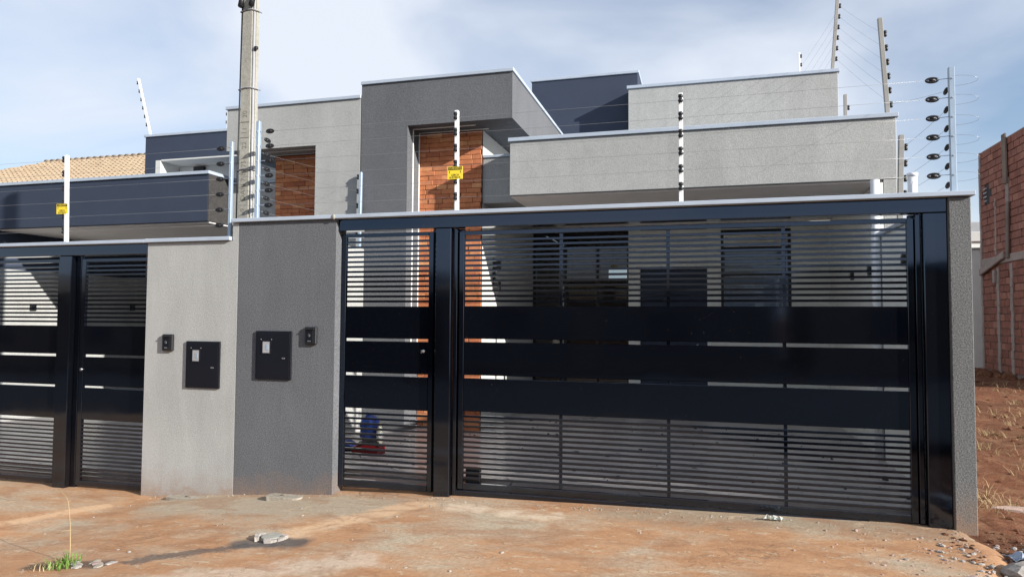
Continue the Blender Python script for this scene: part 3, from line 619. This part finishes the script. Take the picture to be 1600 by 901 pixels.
# warning signs
def sign(label, x0, x1, z0, z1, y):
    t = thing('warning_sign', label, 'sign', ((x0 + x1) / 2, y, z0)); w, h = x1 - x0, z1 - z0; xc = (x0 + x1) / 2
    box('plate', x0, x1, y, y + 0.003, z0, z1, M['yellow'], t, 0.0008)
    box('header_bar', x0 + w * .06, x1 - w * .06, y - 0.0012, y - 0.0002, z1 - h * .27, z1 - h * .03, M['ink'], t, 0)
    mw = lambda cx, cz, yy: Matrix.Translation((cx, yy, cz)) @ FACE
    text_mesh('lettering', 'CUIDADO', h * .22, M['yellow'], t, mw(xc, z1 - h * .15, y - 0.0018), 0.0004)
    text_mesh('lettering', 'CERCA', h * .21, M['ink'], t, mw(xc, z0 + h * .33, y - 0.0008), 0.0004); text_mesh('lettering', 'ELÉTRICA', h * .21, M['ink'], t, mw(xc, z0 + h * .13, y - 0.0008), 0.0004)
    for sx in (-1, 1):
        bm = bmesh.new(); q = [(0.0, .12), (-.05, -.02), (0.0, 0.0), (-.02, -.13), (.06, .03), (.01, .01)]
        f = [bm.verts.new((xc + sx * w * .36 + a * h, y - 0.001, z0 + h * .57 + b_ * h)) for a, b_ in q]; bm.faces.new(f); bmesh.ops.extrude_face_region(bm, geom=bm.faces[:]); obj('bolt_symbol', bm, M['ink'], t)
sign('yellow electric fence warning sign in front of the orange bricks', -2.312, -2.160, 2.955, 3.075, 0.0)
sign('yellow electric fence warning sign in front of the navy canopy', -6.985, -6.825, 2.790, 2.905, 0.0)

# ------------------------------------------------------------------ concrete service pole
t = thing('utility_pole', 'pale concrete service pole with moulded letters rising behind the wall', 'utility pole', (-4.70, 0.36, -0.3))
def taper(name, x0, x1, y0, y1, z0, z1, k, mat, xc=-4.72):
    bm = bmesh.new(); add_box(bm, x0, x1, y0, y1, z0, z1, 0.006)
    for v in bm.verts:
        u = (v.co.z - z0) / (z1 - z0); v.co.x = xc + (v.co.x - xc) * (1 - k * u)
    return obj(name, bm, mat, t)
sh = taper('shaft', -4.838, -4.690, 0.28, 0.36, -0.3, 6.2, 0.20, M['pole'])
taper('rear_flange', -4.852, -4.839, 0.31, 0.36, -0.3, 6.2, 0.22, M['conduit'])
taper('rib', -4.652, -4.632, 0.30, 0.35, -0.3, 6.2, 0.30, M['pole'])
taper('web', -4.689, -4.653, 0.32, 0.35, -0.3, 6.2, 0.26, M['conduit'])
tube('conduit', [(-4.670, 0.30, 0.0), (-4.673, 0.30, 2.7), (-4.684, 0.30, 6.1)], [0.016, 0.016, 0.015], M['conduit'], t, 12)
tube('flange_shade', [(-4.848, 0.29, 2.0), (-4.846, 0.29, 3.2), (-4.822, 0.29, 6.2)], 0.008, M['plastic'], t, 8)  # dark strip added for the shade along the rear flange
for z in (3.235, 4.12, 4.98):
    k = 0.22 * (z + 0.3) / 6.5; xl, xr = -4.72 + (-4.858 + 4.72) * (1 - k), -4.72 + (-4.628 + 4.72) * (1 - k)
    tube('wire_band', [(xl, 0.37, z - .01), (xl - .004, 0.268, z - .012), ((xl + xr) / 2 - .02, 0.270, z + .012), (xr - 0.05, 0.276, z + .008), (xr + .006, 0.29, z - .004), (xr, 0.37, z)], 0.006, M['conduit'], t, 6)
for xx in (-4.825, -4.690): tube('top_clamp', [(xx, 0.25, 5.02), (xx, 0.29, 5.20)], 0.03, M['plastic'], t, 8)
box('bolt_stub', -4.662, -4.622, 0.27, 0.298, 4.54, 4.575, M['plastic'], t, 0.004)
for k in range(9):
    z = 2.74 + k * 0.165; tube('cable_tie', [(-4.656 - .004 * k, 0.295, z), (-4.632 - .004 * k, 0.295, z + 0.03)], 0.006, M['conduit'], t, 6)
RT = Matrix.Rotation(math.pi / 2, 4, 'Z')
for s, zc, sz in (('9', 2.80, .075), ('DAN', 2.99, .085), ('7 M', 3.17, .085), ('75', 3.30, .075), ('22', 3.50, .08), ('11', 3.66, .08), ('20', 3.84, .08)):
    xx = -4.763 + 0.004 * (zc - 2.8)
    text_mesh('moulded_lettering', s, sz, M['letter'], sh, Matrix.Translation((xx, 0.2805, zc)) @ FACE @ RT, 0.0012)
for zc in (3.585, 3.755): box('moulded_line', -4.815, -4.705, 0.277, 0.2795, zc - .003, zc + .003, M['letter'], sh, 0)

# ------------------------------------------------------------------ tiled house at the left
t = thing('tiled_house', 'low house with sand coloured tile roof beyond the navy canopy', 'house', (-22, 15.8, -1.2))
box('wall', -29.5, -15.0, 12.3, 19.0, -1.2, 5.9, M['cream'], t, 0.01)
E0, E1 = Vector((0, 11.7, 5.86)), Vector((0, 15.8, 7.90)); sl = (E1 - E0).normalized(); ang = math.atan2(sl.z, sl.y); Ls = (E1 - E0).length
XR, XL, hipx = -14.6, -30.7, -25.6
bm = bmesh.new()
P = [(XL, 11.7, 5.83), (XR, 11.7, 5.83), (XR, 15.8, 7.87), (hipx, 15.8, 7.87), (XL, 19.9, 5.83), (XR, 19.9, 5.83)]
vts = [bm.verts.new(p) for p in P]; bm.faces.new((vts[0], vts[1], vts[2], vts[3])); bm.faces.new((vts[0], vts[3], vts[4])); bm.faces.new((vts[3], vts[2], vts[5], vts[4])); bm.faces.new((vts[1], vts[5], vts[2])); bm.faces.new((vts[0], vts[4], vts[5], vts[1]))
bmesh.ops.recalc_face_normals(bm, faces=bm.faces); rf = obj('roof', bm, M['tile'], t)
TW, TL = 0.225, 0.345
def tile_into(bm, mw=None):
    cols = []
    for i in range(7):
        u = i / 6; x = (u - 0.5) * TW; zz = 0.038 * math.sin(u * 2 * math.pi) if u < 0.5 else 0.018 * math.sin(u * 2 * math.pi)
        cols.append([bm.verts.new((mw @ Vector((x, yy, zz + dz + 0.02))) if mw else (x, yy, zz + dz + 0.02)) for yy, dz in ((0.0, 0.030), (TL + 0.05, 0.0), (0.0, 0.010))])
    for a, b_ in zip(cols, cols[1:]): bm.faces.new((a[0], b_[0], b_[1], a[1])); bm.faces.new((a[2], b_[2], b_[0], a[0]))
bm = bmesh.new(); tile_into(bm); bmesh.ops.recalc_face_normals(bm, faces=bm.faces); TILE = mesh_from(bm, 'roof_tile', M['tile'])
rest = bmesh.new(); nr = int(Ls / TL)
for r_ in range(nr + 1):
    yb = E0.y + sl.y * TL * r_; zb = E0.z + sl.z * TL * r_; x = XR - 0.12
    while x > XL + 0.2 + (r_ * TL) / Ls * (hipx - XL):
        rot = (ang + random.uniform(-.012, .012), random.uniform(-.015, .015), 0)
        if r_ >= nr - 5 and -28.5 < x < -16.2:
            o = bpy.data.objects.new('roof_tile', TILE); link(o, rf); o.location = Vector((x, yb, zb)) - wloc(rf); o.rotation_euler = rot
        else: tile_into(rest, Matrix.Translation((x, yb, zb)) @ Matrix.Rotation(rot[0], 4, 'X'))
        x -= TW
bmesh.ops.recalc_face_normals(rest, faces=rest.faces); stuff(obj('outer_tiles', rest, M['tile'], rf))
for k in range(36):      # ridge caps
    x = XR - 0.05 - 0.31 * k
    if x < hipx: break
    bm = bmesh.new(); add_tube(bm, [(x, 15.8, 7.905), (x - 0.36, 15.8, 7.925)], [0.085, 0.10], 10); obj('ridge_cap', bm, M['tile'], rf, True)

# ------------------------------------------------------------------ cream awning box behind the navy canopy
t = thing('cream_awning', 'cream boxed awning behind the navy canopy edge', 'awning', (-9.0, 5.4, 4.0))
box('front_board', -10.15, -6.95, 5.45, 5.74, 4.30, 4.665, M['cream'], t, 0.004); box('end_board', -10.28, -10.16, 4.95, 5.74, 4.30, 4.69, M['cream'], t, 0.004)
box('top_board', -10.15, -6.95, 4.95, 5.74, 4.67, 4.70, M['cream'], t, 0.003)
box('flood_lamp', -9.75, -9.52, 5.36, 5.445, 4.50, 4.63, M['plastic'], t, 0.006)

# ------------------------------------------------------------------ unfinished brick building on the right
BX = 7.93
t = thing('brick_building', 'unfinished two storey red block building across the bare lot', 'building', (BX + 2, 14.8, 0.0))
box('core', BX + 0.02, BX + 5.0, 11.6, 17.06, -0.1, 6.64, M['mortar'], t, 0.02)
cache = {}; rest = bmesh.new(); rng = random.Random(3)
RH, RL = 0.197, 0.335; z = 0.28; row = 0
while z < 6.5:
    y = 17.07 - (RL / 2 if row % 2 else 0)
    if row % 2: segs = [(17.07 - RL / 2, 17.07)]
    else: segs = []
    while y > 11.7: segs.append((max(y - RL, 11.65), y)); y -= RL
    band = 3.26 < z + RH / 2 < 3.45
    for a, b_ in segs:
        if band: continue
        if 16.28 < (a + b_) / 2 < 16.85 and 5.0 < z + .1 < 5.62: continue
        dep = 0.028 + rng.uniform(-0.006, 0.010)
        if b_ < 14.2: add_box(rest, BX - dep, BX + 0.019, a + .008, b_ - .008, z + .009, z + RH - .009); continue
        k = round(b_ - a, 2)
        if k not in cache:
            bm = bmesh.new(); add_box(bm, -0.03, 0.019, -k / 2 + .008, k / 2 - .008, .009, RH - .009, 0.004); cache[k] = mesh_from(bm, 'block', M['block'])
        o = bpy.data.objects.new('block', cache[k]); link(o, t); o.location = Vector((BX + 0.03 - dep, (a + b_) / 2, z)) - t.location; o.rotation_euler = (rng.uniform(-.012, .012), 0, rng.uniform(-.012, .012))
    z += RH; row += 1
stuff(obj('near_blockwork', rest, M['block'], t))
box('slab_edge', BX - 0.05, BX + 0.018, 11.6, 17.08, 3.24, 3.46, M['mortar'], t, 0.02)
def rough_strip(name, y0, y1, z0, z1, mat, d=0.05, par=None):
    bm = bmesh.new(); n = 14
    for i in range(n):
        a, b_ = z0 + (z1 - z0) * i / n, z0 + (z1 - z0) * (i + 1) / n; j = rng.uniform(-.025, .025)
        add_box(bm, BX - d - rng.uniform(0, .012), BX + 0.01, y0 + j, y1 + j + rng.uniform(-.02, .02), a, b_ - 0.002, 0.004)
    return obj(name, bm, mat, par or t)
rough_strip('mortar_chase', 15.82, 15.99, 0.25, 3.15, M['mortar']); rough_strip('mortar_chase', 14.96, 15.12, 0.25, 3.2, M['mortar']); rough_strip('corner_mortar', 16.98, 17.09, 0.3, 6.6, M['mortar'], 0.045)
rough_strip('mortar_chase', 15.98, 16.06, 3.5, 5.1, M['mortar'], 0.035)
def board(y0, y1, z0, z1, tilt):
    bm = bmesh.new(); add_box(bm, BX - 0.10, BX - 0.055, y0, y1, z0, z1, 0.006)
    for v in bm.verts: v.co.y += tilt * (v.co.z - z0)
    obj('wooden_board', bm, M['wood'], t)
board(15.05, 15.28, 5.35, 6.70, 0.03); board(15.08, 15.24, 3.35, 4.85, -0.06); rough_strip('mortar_column', 15.06, 15.26, 4.6, 5.5, M['mortar'], 0.05)
bm = bmesh.new(); add_box(bm, BX - .13, BX - 0.052, 15.35, 17.0, 3.10, 3.30, .02)
for v in bm.verts: v.co.z += 0.16 * math.sin(v.co.y * 3) * 0.5 - (v.co.y - 16.2) * 0.22
obj('formwork_plank', bm, M['mortar'], t); box('formwork_prop', BX - .12, BX - .06, 15.95, 16.08, 2.72, 3.08, M['mortar'], t, .01)
w = box('window', BX - 0.004, BX + 0.019, 16.30, 16.84, 5.03, 5.60, M['scrap_and_shade'], t, 0)  # flat dark sheet painting the shade inside the window hole
for k in range(4): box('louvre', BX - 0.03, BX - 0.005, 16.60, 16.84, 5.10 + .12 * k, 5.14 + .12 * k, M['conduit'], w, 0.004)
bm = bmesh.new()
for k in range(26):
    y = rng.uniform(14.2, 17.3); bmesh.ops.create_icosphere(bm, subdivisions=1, radius=rng.uniform(.06, .2), matrix=Matrix.Translation((BX - rng.uniform(0.05, .5), y, 0.16)))
for v in bm.verts: v.co += Vector([0.05 * noise.noise(v.co * 5 + Vector((i * 9, 0, 0))) for i in range(3)])
tag(stuff(obj('earth_heap', bm, M['soil'], None, True)), 'low heap of red earth along the foot of the block building', 'earth')
t = thing('garden_wall', 'grey rendered wall seen past the pillar beyond the lot', 'wall', (7.0, 18.7, 0.1))
box('panel', 4.5, 8.44, 18.6, 18.8, -0.1, 3.90, M['inner'], t, 0.01); box('cap', 4.48, 8.46, 18.57, 18.83, 3.903, 3.96, M['light'], t, 0.006)
t = thing('far_house', 'distant cream house with low parapet behind the grey wall', 'house', (13, 31, 0))
box('wall', 9.5, 17.5, 30, 36, -0.3, 5.3, M['inner'], t, 0.02); box('parapet', 9.4, 17.6, 29.9, 36.1, 5.303, 5.75, M['cream'], t, 0.02); box('water_tank', 12.2, 13.2, 31, 32, 5.76, 6.35, M['conduit'], t, 0.05)

# ------------------------------------------------------------------ houses across the street (mirrored in the gloss gates)
def opposite(label, x0, x1, h, wm, rm, gable):
    y0, y1 = -26.0, -18.5; g = gx((x0 + x1) / 2) - 0.2; t = thing('opposite_house', label, 'house', ((x0 + x1) / 2, -22, g))
    w = box('wall', x0, x1, y0, y1, g, h, M[wm], t, 0.02)
    for k in range(2):
        a = x0 + (x1 - x0) * (0.16 + 0.48 * k); box('window', a, a + 1.4, y1 + 0.002, y1 + 0.05, g + 1.1, g + 2.1, M['navy'], w, 0.01)
    a = x0 + (x1 - x0) * 0.42; box('door', a, a + 0.9, y1 + 0.002, y1 + 0.05, g + 0.1, g + 2.2, M['wood'], w, 0.01)
    if gable:
        bm = bmesh.new(); xm = (x0 + x1) / 2; P = [(x0 - .4, y0 - .4, h), (x1 + .4, y0 - .4, h), (x1 + .4, y1 + .5, h), (x0 - .4, y1 + .5, h), (x0 + 1, (y0 + y1) / 2, h + gable), (x1 - 1, (y0 + y1) / 2, h + gable)]
        v = [bm.verts.new(p) for p in P]
        for f in ((3, 2, 1, 0), (3, 2, 5, 4), (0, 4, 5, 1), (0, 3, 4), (1, 5, 2)): bm.faces.new([v[i] for i in f])
        bmesh.ops.recalc_face_normals(bm, faces=bm.faces); obj('roof', bm, M[rm], t)
    else: box('parapet', x0 - .05, x1 + .05, y0 - .05, y1 + .05, h + .001, h + .35, M[rm], t, 0.02)
opposite('brown plastered house with tile roof across the street', -34, -22.5, 2.7, 'wood', 'tile', 1.1)
opposite('navy flat roofed house across the street', -21.5, -10.5, 3.3, 'navy', 'dark', 0)
opposite('dark grey house with tile roof across the street', -9.5, 2.5, 2.7, 'dark', 'tile', 1.1)
opposite('brown flat roofed house across the street', 3.5, 14, 3.2, 'wood', 'navy', 0)
opposite('grey house with tile roof across the street', 15, 27, 2.8, 'speckle', 'tile', 1.1)

# ------------------------------------------------------------------ things on the ground
def slab(label, x, y, sx, sy, rot, h=0.022):
    t = thing('inspection_cover', label, 'cover', (x, y, gx(x)))
    bm = bmesh.new(); n = 12; ring = []
    for k in range(n):
        a = 2 * math.pi * k / n; q = (abs(math.cos(a)) ** 0.5 * math.copysign(1, math.cos(a)), abs(math.sin(a)) ** 0.5 * math.copysign(1, math.sin(a))); j = random.uniform(.94, 1.06)
        px, py = q[0] * sx / 2 * j, q[1] * sy / 2 * j; ring.append((x + px * math.cos(rot) - py * math.sin(rot), y + px * math.sin(rot) + py * math.cos(rot)))
    z = gx(x) + 0.012; lo = [bm.verts.new((a, b_, z - 0.03)) for a, b_ in ring]; hi = [bm.verts.new((a, b_, z + h + random.uniform(-.004, .004))) for a, b_ in ring]
    bm.faces.new(hi); bm.faces.new(lo[::-1])
    for k in range(n): bm.faces.new((lo[k], lo[(k + 1) % n], hi[(k + 1) % n], hi[k]))
    bmesh.ops.bevel(bm, geom=[e for e in bm.edges], offset=0.004, segments=1, affect='EDGES'); obj('lid', bm, M['concrete'], t)
    tube('lifting_ring', [(x - .03, y, z + h + .004), (x, y, z + h + .012), (x + .03, y, z + h + .004)], .004, M['wood'], t, 6)
slab('thick concrete inspection cover at the foot of the dark grey wall', -3.90, -0.16, 0.38, 0.15, 0.05, 0.016)
slab('thin concrete inspection cover at the foot of the pale grey wall', -5.02, -0.13, 0.46, 0.13, 0.03, 0.002)
px, py = -3.21, -1.34; pz = gz(px, py)
t = thing('pipe_stub', 'capped concrete pipe stub with broken collar in the pavement', 'pipe', (px, py, pz))
bm = bmesh.new(); add_tube(bm, [(px, py, pz - .02), (px, py, pz + .020), (px, py, pz + .024)], [.085, .082, .072], 20); obj('stub', bm, M['pole'], t, False)
for k in range(9):
    a = 2.9 + k * 0.42
    if k in (3, 4): continue
    bm = bmesh.new(); bmesh.ops.create_cube(bm, size=1, matrix=Matrix.Translation((px + .112 * math.cos(a), py + .112 * math.sin(a), pz + .012)) @ Matrix.Rotation(a, 4, 'Z') @ Matrix.Diagonal((.03, .05, .02 + .01 * (k % 3), 1)))
    for v in bm.verts: v.co += Vector([random.uniform(-.006, .006) for i in range(3)])
    obj('collar_piece', bm, M['rubble'], t)
# weed in a broken hole
wx, wy = -4.42, -2.02; wz = gz(wx, wy)
t = thing('weed', 'dry bent weed stalk with a green tuft growing from broken pavement', 'plant', (wx, wy, wz))
tube('dry_stalk', [(wx, wy, wz), (wx - .02, wy + .02, wz + .12), (wx - .06, wy + .05, wz + .26), (wx - .115, wy + .08, wz + .40), (wx - .155, wy + .10, wz + .43), (wx - .24, wy + .12, wz + .475), (wx - .27, wy + .13, wz + .478)], [.0035, .0035, .003, .003, .002, .002, .001], M['straw'], t, 6)
tube('dry_twig', [(wx - .04, wy + .04, wz + .22), (wx - .09, wy + .02, wz + .215), (wx - .115, wy, wz + .20)], .002, M['straw'], t, 5)
def blades(bm, cx, cy, zf, n, rad, hmin, hmax, wid, lean):
    for k in range(n):
        a = random.uniform(0, 6.283); d = rad * math.sqrt(random.random()); bx_, by_ = cx + d * math.cos(a), cy + d * math.sin(a); z = zf(bx_, by_) - .005
        h = random.uniform(hmin, hmax); th = random.uniform(0, 6.283); dx, dy = math.cos(th), math.sin(th); L = random.uniform(.2, 1) * lean * h; w = wid * random.uniform(.6, 1.3)
        sx, sy = -dy * w, dx * w
        q = [(0, 0), (.35 * L, .6 * h), (L, h * random.uniform(.75, 1))]
        vs_ = []
        for i, (o_, zz) in enumerate(q):
            k_ = (1, .75, 0)[i]
            vs_.append((bm.verts.new((bx_ + dx * o_ - sx * k_, by_ + dy * o_ - sy * k_, z + zz)), bm.verts.new((bx_ + dx * o_ + sx * k_ + 1e-4, by_ + dy * o_ + sy * k_, z + zz))))
        for p, q2 in zip(vs_, vs_[1:]): bm.faces.new((p[0], p[1], q2[1], q2[0]))
bm = bmesh.new(); blades(bm, wx + .03, wy - .07, gz, 70, .11, .04, .12, .005, .9); stuff(obj('green_tuft', bm, M['green'], t))
bm = bmesh.new(); blades(bm, wx - .08, wy - .07, gz, 60, .14, .03, .07, .003, 1.2); stuff(obj('dry_tuft', bm, M['straw'], t))
def stone_mesh(mat, seed):
    bm = bmesh.new(); bmesh.ops.create_icosphere(bm, subdivisions=2, radius=1.0); r2 = random.Random(seed); off = Vector((r2.uniform(0, 50), r2.uniform(0, 50), 0))
    for v in bm.verts:
        k = 1 + 0.45 * noise.noise(v.co * 1.1 + off) + 0.15 * noise.noise(v.co * 3 + off); v.co *= k; v.co.z = max(v.co.z * .65, -.35)
    return mesh_from(bm, 'stone', mat)
ST = [stone_mesh(M['rubble'], 1), stone_mesh(M['concrete'], 2), stone_mesh(M['timber'], 3), stone_mesh(M['pole'], 4)]
def stone(name, label, x, y, sx, sy, sz, k, rot=0, zf=None, cat='stone', group=None):
    o = bpy.data.objects.new(name, ST[k]); link(o); o.scale = (sx, sy, sz); o.rotation_euler = (0, 0, rot); o.location = (x, y, (zf or gz)(x, y) + sz * .20); return tag(o, label, cat, group)
# broken hole stones around the weed
for k in range(7):
    stone('pavement_fragment', 'broken pavement fragment lying around the weed', wx + .05 + .05 * k, wy - .01 + random.uniform(-.06, .06), .045, .032, .016, k % 2 + (2 if k == 4 else 0), random.uniform(0, 3), None, 'fragment', 'fragments around the weed')
stone('concrete_chunk', 'big grey concrete lump at the pavement end by the lot', 1.99, -0.86, .17, .12, .10, 0, .4, soil_z, 'rubble')
stone('concrete_chunk', 'low grey concrete lump half covered by plastic scrap', 2.20, -0.56, .16, .10, .055, 1, 1.2, soil_z, 'rubble')
stone('stone', 'long pinkish flat stone lying in the dry grass', 2.62, 0.78, .26, .07, .05, 2, -.10, soil_z, 'stone')
stone('stone', 'tan stone lying on the red soil beyond the pinkish one', 2.62, 2.25, .12, .07, .05, 3, .2, soil_z, 'stone')
stone('brick_fragment', 'small red brick fragment beside the grey concrete lump', 1.62, -1.10, .05, .04, .03, 2, .2, gz, 'fragment')
# crumpled wrappers
def crumple(name, label, x, y, sx, sy, sz, mat, zf, seed):
    bm = bmesh.new(); r2 = random.Random(seed); n, m = 9, 5; V = []
    for i in range(n):
        V.append([bm.verts.new((x + (i / (n - 1) - .5) * sx + r2.uniform(-.1, .1) * sx / n * 4, y + (j / (m - 1) - .5) * sy + r2.uniform(-.3, .3) * sy / m, zf(x, y) + .006 + abs(r2.gauss(0, .45)) * sz)) for j in range(m)])
    for i in range(n - 1):
        for j in range(m - 1): bm.faces.new((V[i][j], V[i + 1][j], V[i + 1][j + 1], V[i][j + 1]))
    bmesh.ops.solidify(bm, geom=bm.faces[:], thickness=.0015)
    return tag(obj(name, bm, mat), label, 'litter')
crumple('wrapper', 'crumpled silver wrapper lying against the wide gate', 0.545, -0.06, .16, .05, .05, M['wrapper'], gz, 4)
crumple('plastic_scrap', 'pale blue plastic scrap on the rubble by the lot', 2.08, -0.60, .18, .10, .06, M['bluewrap'], soil_z, 8)
crumple('plastic_bag', 'black plastic strip on the rubble by the lot', 2.22, -0.50, .20, .05, .06, M['scrap_and_shade'], soil_z, 12)
crumple('paper_scrap', 'small white paper scrap lying in the dry grass', 2.95, 3.6, .12, .08, .04, M['wrapper'], soil_z, 15)
crumple('carton_scrap', 'yellowish crumpled carton lying in the dry grass', 3.35, 6.1, .34, .16, .16, M['gold'], soil_z, 21)
# scattered pebbles (too many to count)
def pebbles(name, label, n, xr, yr, smin, smax, mat, zf, seed):
    r2 = random.Random(seed); V, F = [], []
    bm = bmesh.new(); bmesh.ops.create_icosphere(bm, subdivisions=1, radius=1); base = [v.co.copy() for v in bm.verts]; fs = [[v.index for v in f.verts] for f in bm.faces]; bm.free()
    for k in range(n):
        x = xr[0] + (xr[1] - xr[0]) * r2.random() ** (0.5 if xr[2] else 1); y = r2.uniform(*yr); s = smin + (smax - smin) * r2.random() ** 3; z = zf(x, y); a = r2.uniform(0, 6); o0 = len(V)
        sx, sy, sz = s * r2.uniform(.8, 1.6), s * r2.uniform(.7, 1.1), s * r2.uniform(.35, .7)
        for b_ in base:
            j = 1 + r2.uniform(-.2, .2); u, v = b_.x * sx * j, b_.y * sy * j; V.append((x + u * math.cos(a) - v * math.sin(a), y + u * math.sin(a) + v * math.cos(a), z + b_.z * sz * j + sz * .3))
        F += [[i + o0 for i in f] for f in fs]
    me = bpy.data.meshes.new(name); me.from_pydata(V, [], F); me.materials.append(mat); o = bpy.data.objects.new(name, me); link(o); return tag(stuff(o), label, 'gravel')
pebbles('gravel', 'loose pebbles scattered over the stained pavement', 150, (-7.5, 1.9, False), (-2.4, -0.02), .003, .014, M['rubble'], gz, 1)
pebbles('gravel', 'dense grit and pebbles at the pavement end by the lot', 600, (0.6, 2.6, True), (-1.4, -0.15), .002, .016, M['timber'], lambda x, y: gz(x, y) if x < 1.85 else soil_z(x, y), 2)
pebbles('gravel', 'pale crumbs of mortar along the gates and walls', 260, (-5.7, 1.9, False), (-0.12, 0.0), .003, .011, M['pole'], gz, 5)
pebbles('gravel', 'stones and clods strewn over the red soil', 1900, (2.05, 9.0, False), (-0.4, 16.5), .008, .05, M['soil'], soil_z, 3)
pebbles('gravel', 'grey rubble crumbs heaped where the pavement meets the lot', 260, (1.55, 2.5, False), (-1.05, -0.25), .004, .026, M['rubble'], lambda x, y: gz(x, y) if x < 1.85 else soil_z(x, y), 9)
pebbles('gravel', 'red earth clods heaped where the pavement meets the lot', 380, (1.70, 2.6, False), (-1.0, 0.2), .004, .022, M['soil'], lambda x, y: gz(x, y) if x < 1.85 else soil_z(x, y), 10)
pebbles('debris', 'dark leaf scraps strewn over the courtyard floor', 130, (-3.8, 1.8, False), (0.5, 4.2), .006, .03, M['scrap_and_shade'], lambda x, y: 0.116, 6)
bm = bmesh.new()
for k in range(30):
    cy = random.uniform(-.3, 8.0); cx = random.uniform(2.15, 2.6 + .40 * (cy + .8)); blades(bm, cx, cy, soil_z, 60, random.uniform(.12, .4), .02, .14, .0028, 2.2)
for k in range(26): blades(bm, random.uniform(2.3, 7.5), random.uniform(3, 14), soil_z, 40, random.uniform(.3, .7), .03, .16, .005, 2.0)
tag(stuff(obj('dry_grass', bm, M['straw'])), 'flattened dry grass over the red soil of the bare lot', 'grass')
# builders' leftovers behind the narrow gate
FZ = 0.116
def sack(name, label, x, y, sx, sy, sz, mat, seed):
    bm = bmesh.new(); bmesh.ops.create_icosphere(bm, subdivisions=3, radius=1); off = Vector((seed * 7.3, 0, 0))
    for v in bm.verts:
        k = 1 + .30 * noise.noise(v.co * 1.6 + off) + .16 * noise.noise(v.co * 4.5 + off); c = v.co * k; v.co = Vector((x + c.x * sx, y + c.y * sy, FZ + max(0.0, (c.z + .75) * sz)))
    return tag(obj(name, bm, mat), label, 'sack')
sack('plastic_sack', 'tall crumpled blue plastic sack behind the narrow gate', -4.02, 1.86, .13, .12, .18, M['blue'], 1)
sack('plastic_sack', 'flat blue plastic sack on the courtyard floor', -4.06, 1.25, .17, .12, .07, M['blue'], 2)
sack('plastic_sack', 'dark crumpled sack beside the red crate', -3.78, 1.35, .12, .10, .06, M['scrap_and_shade'], 3)
t = thing('tool_crate', 'low red plastic crate on the courtyard floor', 'crate', (-3.66, 1.12, FZ))
for a in ((-3.82, -3.50, 1.02, 1.035), (-3.82, -3.50, 1.205, 1.22)): box('side', *a, FZ, FZ + .085, M['red'], t, .003)
for a in ((-3.82, -3.807, 1.036, 1.204), (-3.513, -3.50, 1.036, 1.204)): box('side', *a, FZ, FZ + .085, M['red'], t, .003)
box('base', -3.806, -3.514, 1.036, 1.204, FZ + .001, FZ + .012, M['red'], t, .002); tube('handle', [(-3.80, 1.12, FZ + .07), (-3.66, 1.12, FZ + .13), (-3.52, 1.12, FZ + .07)], .009, M['plastic'], t, 8)
t = thing('bottle', 'pale plastic bottle with yellow cap standing by the sacks', 'bottle', (-3.83, 1.75, FZ))
bm = bmesh.new(); add_tube(bm, [(-3.83, 1.75, FZ + z) for z in (0, .01, .17, .20, .215)], [.036, .04, .04, .02, .018], 16); obj('body', bm, M['label'], t, True)
tube('cap', [(-3.83, 1.75, FZ + .216), (-3.83, 1.75, FZ + .245)], .024, M['gold'], t, 14); tube('label_band', [(-3.83, 1.75, FZ + .05), (-3.83, 1.75, FZ + .13)], .0412, M['white_metal'], t, 16)

# ------------------------------------------------------------------ render settings
scene.render.engine = 'CYCLES'
